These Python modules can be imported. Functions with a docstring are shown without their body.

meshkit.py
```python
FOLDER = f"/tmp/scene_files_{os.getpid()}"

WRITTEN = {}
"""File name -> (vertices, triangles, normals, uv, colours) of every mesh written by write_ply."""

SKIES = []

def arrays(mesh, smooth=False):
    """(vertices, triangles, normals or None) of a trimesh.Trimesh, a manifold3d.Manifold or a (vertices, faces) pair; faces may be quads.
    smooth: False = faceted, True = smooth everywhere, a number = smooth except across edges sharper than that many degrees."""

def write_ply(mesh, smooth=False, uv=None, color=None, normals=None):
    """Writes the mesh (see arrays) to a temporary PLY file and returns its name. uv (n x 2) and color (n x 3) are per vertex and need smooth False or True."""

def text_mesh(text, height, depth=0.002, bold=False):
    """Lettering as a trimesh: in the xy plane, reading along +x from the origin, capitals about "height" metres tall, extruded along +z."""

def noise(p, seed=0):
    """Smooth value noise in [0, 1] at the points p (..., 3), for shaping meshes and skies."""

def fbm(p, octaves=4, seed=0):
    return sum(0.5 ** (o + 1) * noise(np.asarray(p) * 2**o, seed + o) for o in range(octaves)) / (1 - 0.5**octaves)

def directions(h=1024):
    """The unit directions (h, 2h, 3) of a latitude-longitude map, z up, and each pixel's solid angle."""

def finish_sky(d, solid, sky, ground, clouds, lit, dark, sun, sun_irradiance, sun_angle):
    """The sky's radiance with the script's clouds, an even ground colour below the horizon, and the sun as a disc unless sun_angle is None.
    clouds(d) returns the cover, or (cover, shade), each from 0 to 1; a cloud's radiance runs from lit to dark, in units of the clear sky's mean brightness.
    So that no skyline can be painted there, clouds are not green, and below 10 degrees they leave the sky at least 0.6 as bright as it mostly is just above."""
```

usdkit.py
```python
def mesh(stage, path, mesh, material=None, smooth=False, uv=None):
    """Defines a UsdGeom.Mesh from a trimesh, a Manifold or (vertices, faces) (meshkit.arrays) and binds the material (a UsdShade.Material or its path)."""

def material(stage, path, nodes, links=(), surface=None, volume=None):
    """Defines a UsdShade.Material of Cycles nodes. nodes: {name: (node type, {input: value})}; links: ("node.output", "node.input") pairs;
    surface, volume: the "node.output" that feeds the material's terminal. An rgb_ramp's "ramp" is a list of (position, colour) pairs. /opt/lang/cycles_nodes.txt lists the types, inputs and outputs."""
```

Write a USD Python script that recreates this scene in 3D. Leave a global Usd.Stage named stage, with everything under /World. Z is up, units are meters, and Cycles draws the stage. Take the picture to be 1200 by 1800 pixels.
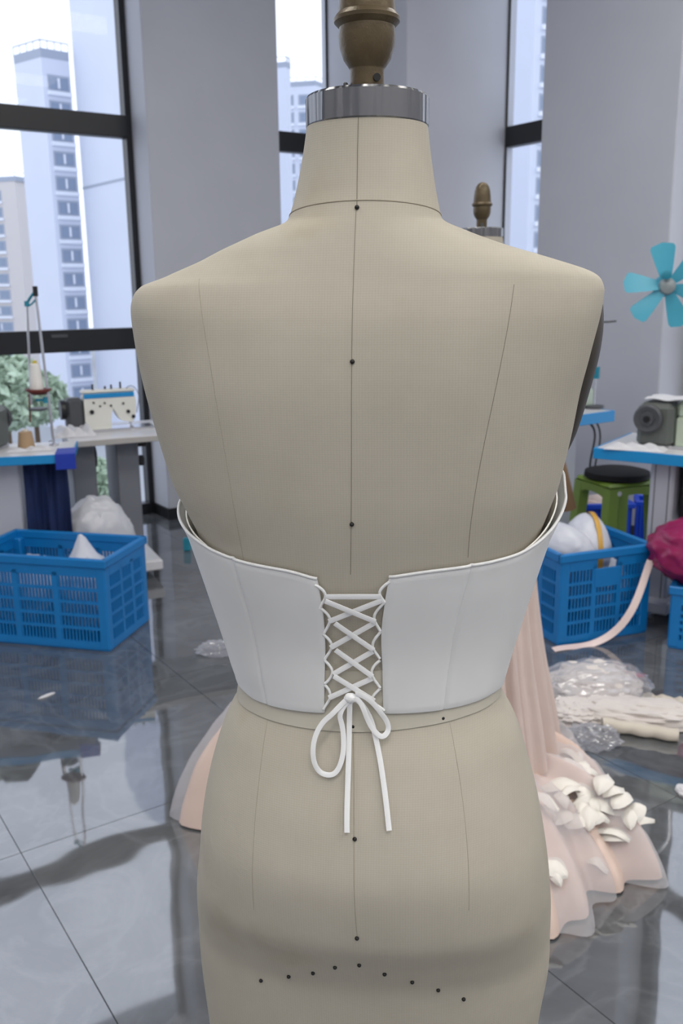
import math, random
import numpy as np, trimesh, usdkit, meshkit
from scipy.interpolate import PchipInterpolator as Pch, splprep, splev
from pxr import Usd, UsdGeom, UsdLux, UsdShade, Gf, Sdf, Vt

stage = Usd.Stage.CreateInMemory()
UsdGeom.SetStageUpAxis(stage, 'Z'); UsdGeom.SetStageMetersPerUnit(stage, 1.0)
stage.SetDefaultPrim(UsdGeom.Xform.Define(stage, '/World').GetPrim())
PI = math.pi
# ---------------------------------------------------------------- camera
FPX, HC, ROLL = 1600.0, 1.4, 0.0115
PITCH = math.atan(390 / FPX)
_R0 = np.array([1, 0, 0.]); _U0 = np.array([0, math.sin(PITCH), math.cos(PITCH)]); CF = np.array([0, math.cos(PITCH), -math.sin(PITCH)])
CR = _R0 * math.cos(ROLL) - _U0 * math.sin(ROLL); CU = _U0 * math.cos(ROLL) + _R0 * math.sin(ROLL); EYE = np.array([0, 0, HC])
cam = UsdGeom.Camera.Define(stage, '/World/Camera')
cam.CreateHorizontalApertureAttr(36.0); cam.CreateVerticalApertureAttr(54.0)
cam.CreateFocalLengthAttr(36.0 * FPX / 1200)
cam.CreateFStopAttr(22.0); cam.CreateFocusDistanceAttr(0.68)
cam.CreateExposureAttr(0.0)
cam.CreateClippingRangeAttr(Gf.Vec2f(0.02, 2000))
UsdGeom.Xformable(cam).AddTransformOp().Set(Gf.Matrix4d(*[*CR, 0, *CU, 0, *(-CF), 0, *EYE, 1]))
# ---------------------------------------------------------------- overcast sky
dome = UsdLux.DomeLight.Define(stage, '/World/Sky')
dome.CreateColorAttr(Gf.Vec3f(0.86, 0.895, 1.0)); dome.CreateIntensityAttr(.54)
LAMP = 9.8          # radiance of the unseen ceiling panels
# ---------------------------------------------------------------- helpers
def ray(px, py):
    d = CF * FPX + CR * (px - 600) + CU * (900 - py)
    return d / np.linalg.norm(d)
def at_z(px, py, z):
    d = ray(px, py); return EYE + d * ((z - HC) / d[2])
def at_y(px, py, y):
    d = ray(px, py); return EYE + d * (y / d[1])
def at_line(px, py, P, d):
    """where the upright plane through ground point P along d is hit by the pixel's ray: (s, point)"""
    r = ray(px, py)
    A = np.array([[d[0], -r[0]], [d[1], -r[1]]])
    s, k = np.linalg.solve(A, -np.asarray(P[:2], float))
    return s, EYE + k * r
USED = {}
def numbered(parent, name):
    k = (parent, name); n = USED.get(k, 0); USED[k] = n + 1
    return f'{parent}/{name}' if n == 0 else f'{parent}/{name}_{n:03d}'
def pth(parent):
    return '/World' if parent is None else str(parent.GetPath())
def tag(o, label=None, cat=None, group=None, kind=None):
    for k, v in (('label', label), ('category', cat), ('group', group), ('kind', kind)):
        if v: o.SetCustomDataByKey(k, v)
    return o
def cat(*ms):
    ms = [m for x in ms for m in (x if isinstance(x, (list, tuple)) else [x])]
    return trimesh.util.concatenate(ms) if len(ms) > 1 else ms[0]
def obj(name, mesh, m, parent=None, smooth=False, **kw):
    if isinstance(mesh, (list, tuple)) and not isinstance(mesh[0], np.ndarray): mesh = cat(mesh)
    p = usdkit.mesh(stage, numbered(pth(parent), name), mesh, M[m], smooth=smooth).GetPrim()
    return tag(p, **kw) if kw else p
def thing(name, label=None, cat=None, loc=(0, 0, 0), rotz=0.0, group=None, kind=None):
    x = UsdGeom.Xform.Define(stage, numbered('/World', name))
    x.AddTranslateOp().Set(Gf.Vec3d(*map(float, loc)))
    x.AddRotateZOp().Set(float(math.degrees(rotz)))
    return tag(x.GetPrim(), label, cat, group, kind)
def struct(name, mesh, m, parent=None, smooth=False):
    o = obj(name, mesh, m, parent, smooth)
    if parent is None: o.SetCustomDataByKey('kind', 'structure')
    return o
def dup(root, loc, rotz, label, group=None):
    was = root.GetCustomData()
    r = thing(root.GetName(), label, was['category'], loc, rotz, group or was.get('group'))
    r.GetReferences().AddInternalReference(root.GetPath()); r.SetInstanceable(True)
    return r
def box(x0, x1, y0, y1, z0, z1):
    m = trimesh.creation.box([x1 - x0, y1 - y0, z1 - z0]); m.apply_translation([(x0 + x1) / 2, (y0 + y1) / 2, (z0 + z1) / 2]); return m
def rbox(x0, x1, y0, y1, z0, z1, r=.004):
    """a box with chamfered edges"""
    import manifold3d as m3
    s = m3.Manifold.batch_hull([m3.Manifold.cube([x1 - x0 - 2 * (r if k != 0 else 0), y1 - y0 - 2 * (r if k != 1 else 0), z1 - z0 - 2 * (r if k != 2 else 0)], True) for k in range(3)])
    m = s.to_mesh(); t = trimesh.Trimesh(np.array(m.vert_properties[:, :3]), np.array(m.tri_verts), process=False)
    t.apply_translation([(x0 + x1) / 2, (y0 + y1) / 2, (z0 + z1) / 2]); return t
def lathe(prof, n=48, loc=(0, 0, 0)):
    """profile of (r, z), bottom to top"""
    prof = np.array(prof, float); a = np.linspace(0, 2 * PI, n, endpoint=False)
    v = np.stack([np.outer(prof[:, 0], np.cos(a)), np.outer(prof[:, 0], np.sin(a)), np.repeat(prof[:, 1][:, None], n, 1)], -1).reshape(-1, 3)
    k = len(prof); i = np.arange(k - 1)[:, None] * n; j = np.arange(n)[None]; j2 = (j + 1) % n
    f = np.stack([i + j, i + j2, i + n + j2, i + n + j], -1).reshape(-1, 4)
    f = np.vstack([f[:, [0, 1, 2]], f[:, [0, 2, 3]]])
    t = trimesh.Trimesh(v + np.array(loc), f, process=True); t.update_faces(t.nondegenerate_faces()); return t
def cyl(r, p, q, n=20, r2=None):
    p, q = np.array(p, float), np.array(q, float); h = np.linalg.norm(q - p)
    r2 = r if r2 is None else r2
    m = lathe([(1e-6, 0), (r, 0), (r2, h), (1e-6, h)], n)
    m.apply_transform(trimesh.geometry.align_vectors([0, 0, 1], (q - p) / h)); m.apply_translation(p); return m
def spline(pts, n=60, s=0):
    pts = np.array(pts, float)
    tck, _ = splprep(pts.T, s=s, k=min(3, len(pts) - 1)); return np.array(splev(np.linspace(0, 1, n), tck)).T
def sweep(pts, w, th=None, normals=None, n=8, taper=None):
    """a tube or flat ribbon along pts: half width w, half thickness th, thin across the normals"""
    pts = np.array(pts, float); th = w if th is None else th
    T = np.gradient(pts, axis=0); T /= np.linalg.norm(T, axis=1, keepdims=True) + 1e-12
    N = np.tile([0, 0, 1.0], (len(pts), 1)) if normals is None else np.array(normals, float)
    if normals is None:
        N[np.abs(T[:, 2]) > .95] = [1, 0, 0]
    N = N - (N * T).sum(1, keepdims=True) * T; N /= np.linalg.norm(N, axis=1, keepdims=True) + 1e-12
    B = np.cross(T, N); a = np.linspace(0, 2 * PI, n, endpoint=False) + PI / n
    k = np.ones(len(pts)) if taper is None else np.asarray(taper)
    e = 1.0 if n > 4 else 1.414
    v = pts[:, None] + (B[:, None] * np.cos(a)[None, :, None] * w + N[:, None] * np.sin(a)[None, :, None] * th) * k[:, None, None] * e
    m = len(pts); v = v.reshape(-1, 3)
    i = np.arange(m - 1)[:, None] * n; j = np.arange(n)[None]; j2 = (j + 1) % n
    f = np.stack([i + j, i + j2, i + n + j2, i + n + j], -1).reshape(-1, 4)
    v = np.vstack([v, pts[:1], pts[-1:]]); c0, c1 = m * n, m * n + 1
    caps = [[c0, (q + 1) % n, q] for q in range(n)] + [[c1, (m - 1) * n + q, (m - 1) * n + (q + 1) % n] for q in range(n)]
    return trimesh.Trimesh(v, np.vstack([f[:, [0, 1, 2]], f[:, [0, 2, 3]], np.array(caps)]), process=False)
def extrude(poly, h, axis='z'):
    """a polygon of (x, y) extruded by h along z; axis 'y' stands it up: x, z outline, thick along y"""
    import manifold3d as m3
    c = m3.CrossSection([np.array(poly, float)], m3.FillRule.NonZero)
    m = m3.Manifold.extrude(c, h).to_mesh(); t = trimesh.Trimesh(np.array(m.vert_properties[:, :3]), np.array(m.tri_verts), process=False)
    if axis == 'y':
        v = t.vertices.copy(); t = trimesh.Trimesh(np.stack([v[:, 0], v[:, 2], v[:, 1]], 1), t.faces[:, ::-1], process=False)
    return t
def fbm(p, s=1.0):
    return meshkit.fbm(np.asarray(p, float) * s)
def crumple(rx, ry, rz, seed, amp=.18, freq=3.0, sub=4, floor=None):
    """a crumpled bag or heap: an icosphere with folds"""
    m = trimesh.creation.icosphere(sub); v = m.vertices.copy(); rs = np.random.RandomState(seed); o = rs.rand(3) * 50
    k = np.abs(fbm(v * freq + o)) if False else fbm(v * freq + o)
    k2 = 1 - 2 * np.abs(fbm(v * freq * 1.7 + o + 9))
    v = v * (1 + amp * (k * 1.2 + (k2 - .5) * .8))[:, None] * [rx, ry, rz]
    if floor is not None: v[:, 2] = np.maximum(v[:, 2], floor)
    return trimesh.Trimesh(v, m.faces, process=False)
def place(m, loc=(0, 0, 0), rotz=0.0):
    m = m.copy(); m.apply_transform(trimesh.transformations.rotation_matrix(rotz, [0, 0, 1])); m.apply_translation(loc); return m
def grid_mesh(P, flip=False):
    a, b = P.shape[:2]; i = np.arange(a - 1)[:, None] * b; j = np.arange(b - 1)[None]
    f = np.stack([i + j, i + j + 1, i + b + j + 1, i + b + j], -1).reshape(-1, 4)
    if flip: f = f[:, ::-1]
    return trimesh.Trimesh(P.reshape(-1, 3), np.vstack([f[:, [0, 1, 2]], f[:, [0, 2, 3]]]), process=False)
def slab(P0, P1):
    """closed shell between two equal grids"""
    a, b = P0.shape[:2]
    rim = lambda e0, e1: grid_mesh(np.stack([e0, e1]))
    return cat(grid_mesh(P1), grid_mesh(P0, True), rim(P0[0], P1[0]), rim(P1[-1], P0[-1]), rim(P1[:, 0], P0[:, 0]), rim(P0[:, -1], P1[:, -1]))
# ---------------------------------------------------------------- materials
M = {}
def lin(h):
    c = [int(h[i:i + 2], 16) / 255 for i in (0, 2, 4)]
    return tuple(x / 12.92 if x < .04045 else ((x + .055) / 1.055) ** 2.4 for x in c)
def mat(name, col, rough=.5, var=0.0, scale=8.0, bump=0.0, bscale=60.0, **kw):
    col = lin(col) if isinstance(col, str) else col
    nodes = {'p': ('principled_bsdf', {'base_color': col, 'roughness': rough, **kw})}; links = []
    if var or bump: nodes['tc'] = ('texture_coordinate', {})
    if var:
        nodes['n'] = ('noise_texture', {'scale': scale, 'detail': 4.0})
        lo = tuple(max(c * (1 - var), 0) for c in col); hi = tuple(min(c * (1 + var), 1) for c in col)
        nodes['r'] = ('rgb_ramp', {'ramp': [(.25, lo), (.75, hi)]})
        links += [('tc.object', 'n.vector'), ('n.fac', 'r.fac'), ('r.color', 'p.base_color')]
    if bump:
        nodes['bn'] = ('noise_texture', {'scale': bscale, 'detail': 3.0})
        nodes['b'] = ('bump', {'strength': bump, 'distance': .002})
        links += [('tc.object', 'bn.vector'), ('bn.fac', 'b.height'), ('b.normal', 'p.normal')]
    M[name] = usdkit.material(stage, f'/World/Looks/{name}', nodes, links, surface='p.BSDF')
UsdGeom.Scope.Define(stage, '/World/Looks')
mat('wall_paint', 'bbbdc5', .6, var=.03, scale=3, bump=.05, bscale=200)
mat('ceiling_paint', 'd8d8dc', .8)
mat('baseboard_black', '17181b', .4)
mat('window_frame', '1a1c20', .35)
M['steel'] = usdkit.material(stage, '/World/Looks/steel', {'t': ('tangent', {'direction_type': 'radial', 'axis': 'z'}), 'p': ('principled_bsdf', {'base_color': (.22, .22, .225), 'metallic': 1.0, 'roughness': .24, 'anisotropic': .85, 'anisotropic_rotation': 0.25}),
    'tc': ('texture_coordinate', {}), 'mp': ('mapping', {'scale': (42.0, 42.0, 2.0)}), 'n': ('noise_texture', {'scale': 1.0, 'detail': 2.0}), 'b': ('bump', {'strength': .9, 'distance': .012})},
    [('t.tangent', 'p.tangent'), ('tc.object', 'mp.vector'), ('mp.vector', 'n.vector'), ('n.fac', 'b.height'), ('b.normal', 'p.normal')], surface='p.BSDF')
mat('chrome', (.7, .7, .72), .2, metallic=1.0)
mat('bronze', '5a4d36', .38, var=.25, scale=40, metallic=.35, bump=.15, bscale=300)
mat('black_plastic', '15161a', .4)
mat('dark_grey', '4a4c50', .45)
mat('machine_green', '5a5f5b', .4, var=.05)
mat('machine_pale', 'b9c6b4', .4)
mat('machine_white', 'dcdcd4', .35)
mat('table_white', 'cfcfd2', .3)
mat('table_edge', 'a9a6a2', .45)
mat('leg_grey', 'b4b7c0', .45)
mat('leg_dark', '6f727a', .5)
mat('blue_edge', '0f86c4', .4)
mat('navy_cloth', '08204c', .8, var=.2, scale=10)
mat('royal_cloth', '0b2f9f', .6)
mat('crate_blue', '0b74b8', .38, var=.05, scale=12)
mat('bin_blue', '1546c8', .4)
mat('stool_green', '76913a', .4)
mat('cushion_black', '101015', .9)
mat('fan_blue', '4aa6bf', .3)
mat('fan_clear', '8e9799', .25)
mat('satin', 'd3d4d4', .34, sheen_weight=.2, var=.02, scale=30)
mat('satin_edge', 'e9e8e2', .4)
mat('lace_white', 'e9eaea', .4)
mat('pin_black', '0b0b0b', .5)
mat('seam_dark', '4b463c', .8)
mat('seam_soft', '9b9483', .8)
mat('seam_mid', '7b7567', .8)
mat('waist_tape', 'b9b4a6', .6)
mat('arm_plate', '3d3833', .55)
mat('tulle', 'd3c1b9', .7, var=.06, scale=6, sheen_weight=.4)
mat('tulle_peach', 'dcc5b8', .7, var=.06, scale=8)
mat('trim_white', 'd9d2cd', .7, var=.04)
mat('ivory', 'd3cabb', .6, var=.05, scale=12)
mat('applique', 'e6e2da', .5)
mat('cloth_white', 'd0d0d3', .7)
mat('bag_white', 'c9ccd6', .3, var=.06, scale=6)
mat('wrap_pink', 'e3cfca', .4, var=.05)
mat('bag_grey', 'a4a5ae', .3, var=.12, scale=7)
mat('bag_magenta', '8c1a50', .3, var=.2, scale=8)
mat('tan_thread', 'a58a6a', .7, bump=.3, bscale=200)
mat('white_thread', 'e3e1dc', .7, bump=.3, bscale=200)
mat('yellow', 'd0bc4a', .5)
mat('red_brown', '6e2a20', .5)
mat('cord_dark', '33343a', .6)
mat('cardboard', '8a6c4e', .8, var=.08)
mat('gold_strap', 'c89a3a', .4)
mat('pink_scrap', 'b0305f', .6)
mat('teal', '1c7f96', .4)
mat('hazy_tower_white', 'd3d8e6', .8, var=.02, scale=.2)  # distance haze painted into the building colours, lighter and bluer
mat('hazy_tower_pale', 'd9dae0', .8)
mat('hazy_tower_grey', 'a3abba', .8)
mat('hazy_tower_glass', '8795ab', .2)
mat('hazy_tower_sash', 'e4e8f2', .5)
mat('hazy_tower_tan', 'cfcac8', .8)
mat('hazed_leaf', 'adbfa8', .7, var=.18, scale=1.4)  # foliage green paled to carry the outdoor haze in its colour
mat('bark', '5a4a3a', .9)
mat('road', '9da1a6', .9)
mat('kerb', 'b8bcc4', .8)
M['lamp'] = usdkit.material(stage, '/World/Looks/lamp', {'e': ('emission', {'color': (1.0, .965, .91), 'strength': LAMP})}, surface='e.emission')
def clear(name, tint, refl, rough, base=0.0, graze=.8):
    nodes = {'f': ('layer_weight', {'blend': .5}), 'pw': ('math', {'math_type': 'power', 'value2': 4.0}), 'k': ('math', {'math_type': 'multiply_add', 'value2': graze, 'value3': refl}),
             't': ('transparent_bsdf', {'color': tint}), 'g': ('glossy_bsdf', {'roughness': rough, 'color': (.9, .9, .9)}), 'm': ('mix_closure', {}),
             'd': ('diffuse_bsdf', {'color': (.85, .86, .9)}), 'm2': ('mix_closure', {'fac': base})}
    M[name] = usdkit.material(stage, f'/World/Looks/{name}', nodes, [('f.facing', 'pw.value1'), ('pw.value', 'k.value1'), ('k.value', 'm.fac'), ('t.BSDF', 'm.closure1'), ('g.BSDF', 'm.closure2'),
        ('m.closure', 'm2.closure1'), ('d.BSDF', 'm2.closure2')], surface='m2.closure')
clear('glass', (.94, .96, .98), .004, .0)
clear('clear_plastic', (.9, .9, .92), .12, .15, .12)
clear('dust_sheet', (.75, .75, .78), .08, .25, .55)
clear('tulle_sheer', (.95, .9, .88), .0, .5, .35, .03)
# linen of the dress form: woven threads as fine relief, a few yellowed stains
M['linen'] = usdkit.material(stage, '/World/Looks/linen', {
    'tc': ('texture_coordinate', {}),
    'w1': ('wave_texture', {'bands_direction': 'z', 'scale': 190.0, 'distortion': 1.2, 'detail': 1.0, 'detail_scale': 2.0}),
    'w2': ('wave_texture', {'bands_direction': 'x', 'scale': 150.0, 'distortion': 1.2, 'detail': 1.0, 'detail_scale': 2.0}),
    'mul': ('math', {'math_type': 'add'}),
    'n': ('noise_texture', {'scale': 5.0, 'detail': 5.0, 'roughness': .6}),
    'r': ('rgb_ramp', {'ramp': [(.3, lin('aaa496')), (.55, lin('b3ad9f')), (.72, lin('b7b1a4'))]}),
    'n2': ('noise_texture', {'scale': 11.0, 'detail': 3.0}),
    'r2': ('rgb_ramp', {'ramp': [(.0, (0, 0, 0)), (.64, (0, 0, 0)), (.78, (.5, .5, .5))]}),
    'st': ('mix_color', {'blend_type': 'mix', 'b': lin('a3977f')}),
    'wr': ('rgb_ramp', {'ramp': [(0, (.955, .955, .95)), (1, (1, 1, 1))]}),
    'hf': ('math', {'math_type': 'multiply', 'value2': .5}),
    'cm': ('mix_color', {'blend_type': 'multiply', 'fac': 1.0}),
    'b': ('bump', {'strength': .06, 'distance': .0006}),
    'p': ('principled_bsdf', {'roughness': .75, 'specular_ior_level': .25}),
}, [('tc.object', 'w1.vector'), ('tc.object', 'w2.vector'), ('tc.object', 'n.vector'), ('tc.object', 'n2.vector'), ('w1.fac', 'mul.value1'), ('w2.fac', 'mul.value2'),
    ('n.fac', 'r.fac'), ('n2.fac', 'r2.fac'), ('r2.color', 'st.fac'), ('r.color', 'st.a'), ('mul.value', 'hf.value1'), ('hf.value', 'wr.fac'),
    ('st.result', 'cm.a'), ('wr.color', 'cm.b'), ('cm.result', 'p.base_color'), ('mul.value', 'b.height'), ('b.normal', 'p.normal')], surface='p.BSDF')
# polished grey marble tile: veins, slight waviness, strong mirror coat
def tile_mat(name, a, b_, vein):
    M[name] = usdkit.material(stage, f'/World/Looks/{name}', {
        'tc': ('geometry', {}),
        'n': ('noise_texture', {'scale': 1.6, 'detail': 7.0, 'roughness': .62, 'distortion': 1.6}),
        'r': ('rgb_ramp', {'ramp': [(.3, lin(a)), (.7, lin(b_))]}),
        'n2': ('noise_texture', {'scale': 2.1, 'detail': 5.0, 'distortion': 2.2}),
        'v': ('rgb_ramp', {'ramp': [(.0, (0, 0, 0)), (.44, (0, 0, 0)), (.5, (.14, .14, .14)), (.55, (0, 0, 0))]}),
        'mx': ('mix_color', {'blend_type': 'mix', 'b': lin(vein)}),
        'bn': ('noise_texture', {'scale': 4.0, 'detail': 1.0}),
        'b': ('bump', {'strength': .12, 'distance': .01}),
        'd': ('diffuse_bsdf', {}),
        'g': ('glossy_bsdf', {'roughness': .035, 'color': (.97, .98, 1.0)}),
        'fr': ('fresnel', {'IOR': 2.5}),
        'm': ('mix_closure', {}),
    }, [('tc.position', 'n.vector'), ('tc.position', 'n2.vector'), ('tc.position', 'bn.vector'), ('n.fac', 'r.fac'), ('n2.fac', 'v.fac'), ('v.color', 'mx.fac'), ('r.color', 'mx.a'),
        ('mx.result', 'd.color'), ('bn.fac', 'b.height'), ('b.normal', 'g.normal'), ('fr.fac', 'm.fac'), ('d.BSDF', 'm.closure1'), ('g.BSDF', 'm.closure2')], surface='m.closure')
tile_mat('tile_a', '4a4c4f', '66686b', '9a9ea2')
tile_mat('tile_b', '484a4d', '636669', '94989c')
tile_mat('tile_c', '4e5052', '6a6c6e', '9a9da2')
mat('grout', '3a3c40', .8)
# ---------------------------------------------------------------- the room
ANG = math.radians(56)
D1 = np.array([math.sin(ANG), math.cos(ANG), 0]); D2 = np.array([math.cos(ANG), -math.sin(ANG), 0])
RZ = math.atan2(D1[1], D1[0])
P0 = at_z(298, 913, 0)                      # inner corner of the pier at the left window
def rm(s, t, z=0.0):
    return P0 + D1 * s + D2 * t + np.array([0, 0, z])
def st(p):
    q = np.asarray(p)[:2] - P0[:2]; return float(q @ D1[:2]), float(q @ D2[:2])
_, q = at_line(248, 490, P0, -D2); REC = -st(q)[1] if abs(st(q)[0]) < 1e-6 else .2
def on_t(px, py, t):                        # s of a pixel on the plane t = const
    return at_line(px, py, rm(0, t), D1)[0]
def on_s(px, py, s):
    return at_line(px, py, rm(s, 0), D2)[0]
S_P1 = on_t(490, 200, 0)                    # right edge of pier one
S_COL = on_t(577, 150, -REC)                # left face of the corner column
T_COL = on_s(715, 150, S_COL)
S_W2 = on_t(888, 200, T_COL)                # window plane of the right wall
T_P2 = on_s(952, 200, S_W2 - REC)
T_P2E = on_s(1177, 400, S_W2 - REC)
CEIL = 3.9; SL, SR, TF = -5.2, S_W2, 8.2
def rb(s0, s1, t0, t1, z0, z1, r=None):     # a box in the room's own axes, baked in place
    m = box(s0, s1, -t1, -t0, z0, z1) if r is None else rbox(s0, s1, -t1, -t0, z0, z1, r)
    return place(m, P0, RZ)
WT = .25
struct('wall_left_window_pier', rb(0, S_P1, -REC - .08, 0, 0, CEIL, .006), 'wall_paint')
struct('wall_corner_column', rb(S_COL, S_W2 + .08, -REC - .08, T_COL, 0, CEIL, .006), 'wall_paint')
struct('wall_right_window_pier', rb(S_W2 - REC, S_W2 + .08, T_P2, T_P2E, 0, CEIL, .006), 'wall_paint')
T_W4 = T_P2E + 1.6
struct('wall_right', rb(S_W2 - REC, S_W2 + WT, T_W4, TF, 0, CEIL), 'wall_paint')
struct('wall_left', rb(SL - WT, SL, -REC - WT, TF, 0, CEIL), 'wall_paint')
struct('wall_back', rb(SL - WT, S_W2 + WT, TF, TF + WT, 0, CEIL), 'wall_paint')
struct('ceiling', rb(SL - WT, S_W2 + WT, -REC - WT, TF + WT, CEIL, CEIL + .2), 'ceiling_paint')
bbd, bbh = .012, .07
struct('baseboard_left', [rb(-.0, S_P1 + bbd, 0, bbd, 0, bbh), rb(-bbd, 0, -REC, bbd, 0, bbh)], 'baseboard_black')
struct('baseboard_corner', [rb(S_COL - bbd, S_COL, -REC, T_COL + bbd, 0, bbh), rb(S_COL, S_W2, T_COL, T_COL + bbd, 0, bbh)], 'baseboard_black')
struct('baseboard_right', [rb(S_W2 - REC - bbd, S_W2 - REC, T_P2 - bbd, T_P2E + bbd, 0, bbh)], 'baseboard_black')
# floor: substrate and single tiles with recessed joints
fl = tag(UsdGeom.Xform.Define(stage, '/World/floor').GetPrim(), kind='structure')
struct('substrate', rb(SL - WT, S_W2 + WT, -REC - WT, TF + WT, -.06, -.012), 'grout', fl)
TS = .80; J = .0018
rt = random.Random(5)
js, jt = st(at_z(37, 1499, 0)); gs = js % TS; gt = jt % TS
def tile_mesh(s0, s1, t0, t1):
    c = .0004
    lo = [(s0, t0), (s1, t0), (s1, t1), (s0, t1)]; hi = [(s0 + c, t0 + c), (s1 - c, t0 + c), (s1 - c, t1 - c), (s0 + c, t1 - c)]
    v = [rm(a, b, -.012) for a, b in lo] + [rm(a, b, -c) for a, b in lo] + [rm(a, b, 0) for a, b in hi]
    f = [[8, 11, 10], [8, 10, 9]]
    for b0 in (0, 4):
        for k in range(4):
            k2 = (k + 1) % 4; f += [[b0 + k, b0 + 4 + k2, b0 + k2], [b0 + k, b0 + 4 + k, b0 + 4 + k2]]
    return trimesh.Trimesh(np.array(v), np.array(f), process=False)
for i in range(-9, 8):
    for j in range(-4, 14):
        s0, s1, t0, t1 = max(gs + i * TS, SL) + J / 2, min(gs + (i + 1) * TS, S_W2) - J / 2, max(gt + j * TS, -REC) + J / 2, min(gt + (j + 1) * TS, TF) - J / 2
        if s1 - s0 > .02 and t1 - t0 > .02:
            obj('tile', tile_mesh(s0, s1, t0, t1), rt.choice(['tile_a', 'tile_b', 'tile_c']), fl)
# windows: black aluminium frames, one pane per light
Z_UP1, Z_UP0 = [at_line(100, y, rm(0, -REC), D1)[1][2] for y in (191, 232)]
Z_LO1, Z_LO0 = [at_line(100, y, rm(0, -REC), D1)[1][2] for y in (580.5, 620)]
Z_BOT = .07
def window(n, along_s, a0, a1, at, mull=(), stile=.09, deep=.08):
    w = UsdGeom.Xform.Define(stage, f'/World/window_{n}').GetPrim(); tag(w, kind='structure')
    def b(u0, u1, z0, z1, d0, d1, r=.004):
        return rb(u0, u1, at - d1, at - d0, z0, z1, r) if along_s else rb(at + d0, at + d1, u0, u1, z0, z1, r)
    for m in mull:
        obj('mullion', b(m - .04, m + .04, Z_BOT, CEIL, 0, .07), 'window_frame', w)
    obj('frame', [b(a0, a0 + stile, 0, CEIL, 0, deep), b(a1 - stile, a1, 0, CEIL, 0, deep)], 'window_frame', w)
    e = stile - .01
    obj('transom', b(a0 + e, a1 - e, Z_UP0, Z_UP1, -.004, .07), 'window_frame', w)
    obj('transom', b(a0 + e, a1 - e, Z_LO0, Z_LO1, -.004, .07), 'window_frame', w)
    obj('bottom_rail', b(a0 + e, a1 - e, 0, Z_BOT, -.004, .08), 'window_frame', w)
    xs = [a0 + stile, *sorted(mull), a1 - stile]
    for u0, u1 in zip(xs[:-1], xs[1:]):
        for z0, z1 in ((Z_BOT, Z_LO0), (Z_LO1, Z_UP0), (Z_UP1, CEIL)):
            obj('pane', b(u0, u1, z0, z1, min(.036, deep - .008), min(.042, deep - .002), .0005), 'glass', w)
    return w
st1 = -on_t(215, 120, -REC)                 # width of the black stile
W1 = window(1, True, SL, 0, -REC, mull=(-1.75, -3.5), stile=st1)
sh = on_t(103, 588, -REC)
obj('handle', rb(sh - .05, sh + .05, -REC + .004, -REC + .016, (Z_LO0 + Z_LO1) / 2 + .02, (Z_LO0 + Z_LO1) / 2 + .04, .003), 'dark_grey', W1)
window(2, True, S_P1, S_COL, -REC, stile=.014, deep=.014)
window(3, False, T_COL, T_P2, S_W2, stile=.014, deep=.014)
window(4, False, T_P2E, T_W4, S_W2, stile=.10)
# unseen ceiling lamps: panel rows over and behind the camera, lighting form and walls
lampn = 0
for ts in (3.3, 5.9, 7.3):
    for ss in (-4.0, -2.3, -.6, 1.0):
        L = thing('unseen_ceiling_light', 'long white ceiling light panel in a slim frame, out of view, lighting the workroom', 'ceiling light', rm(ss, ts, CEIL), RZ, 'unseen ceiling light panels')
        obj('frame', [box(-.62, .62, -.32, -.30, -.05, 0), box(-.62, .62, .30, .32, -.05, 0), box(-.62, -.60, -.30, .30, -.05, 0), box(.60, .62, -.30, .30, -.05, 0)], 'table_white', L)
        obj('diffuser', box(-.60, .60, -.30, .30, -.045, -.03), 'lamp', L)
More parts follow.
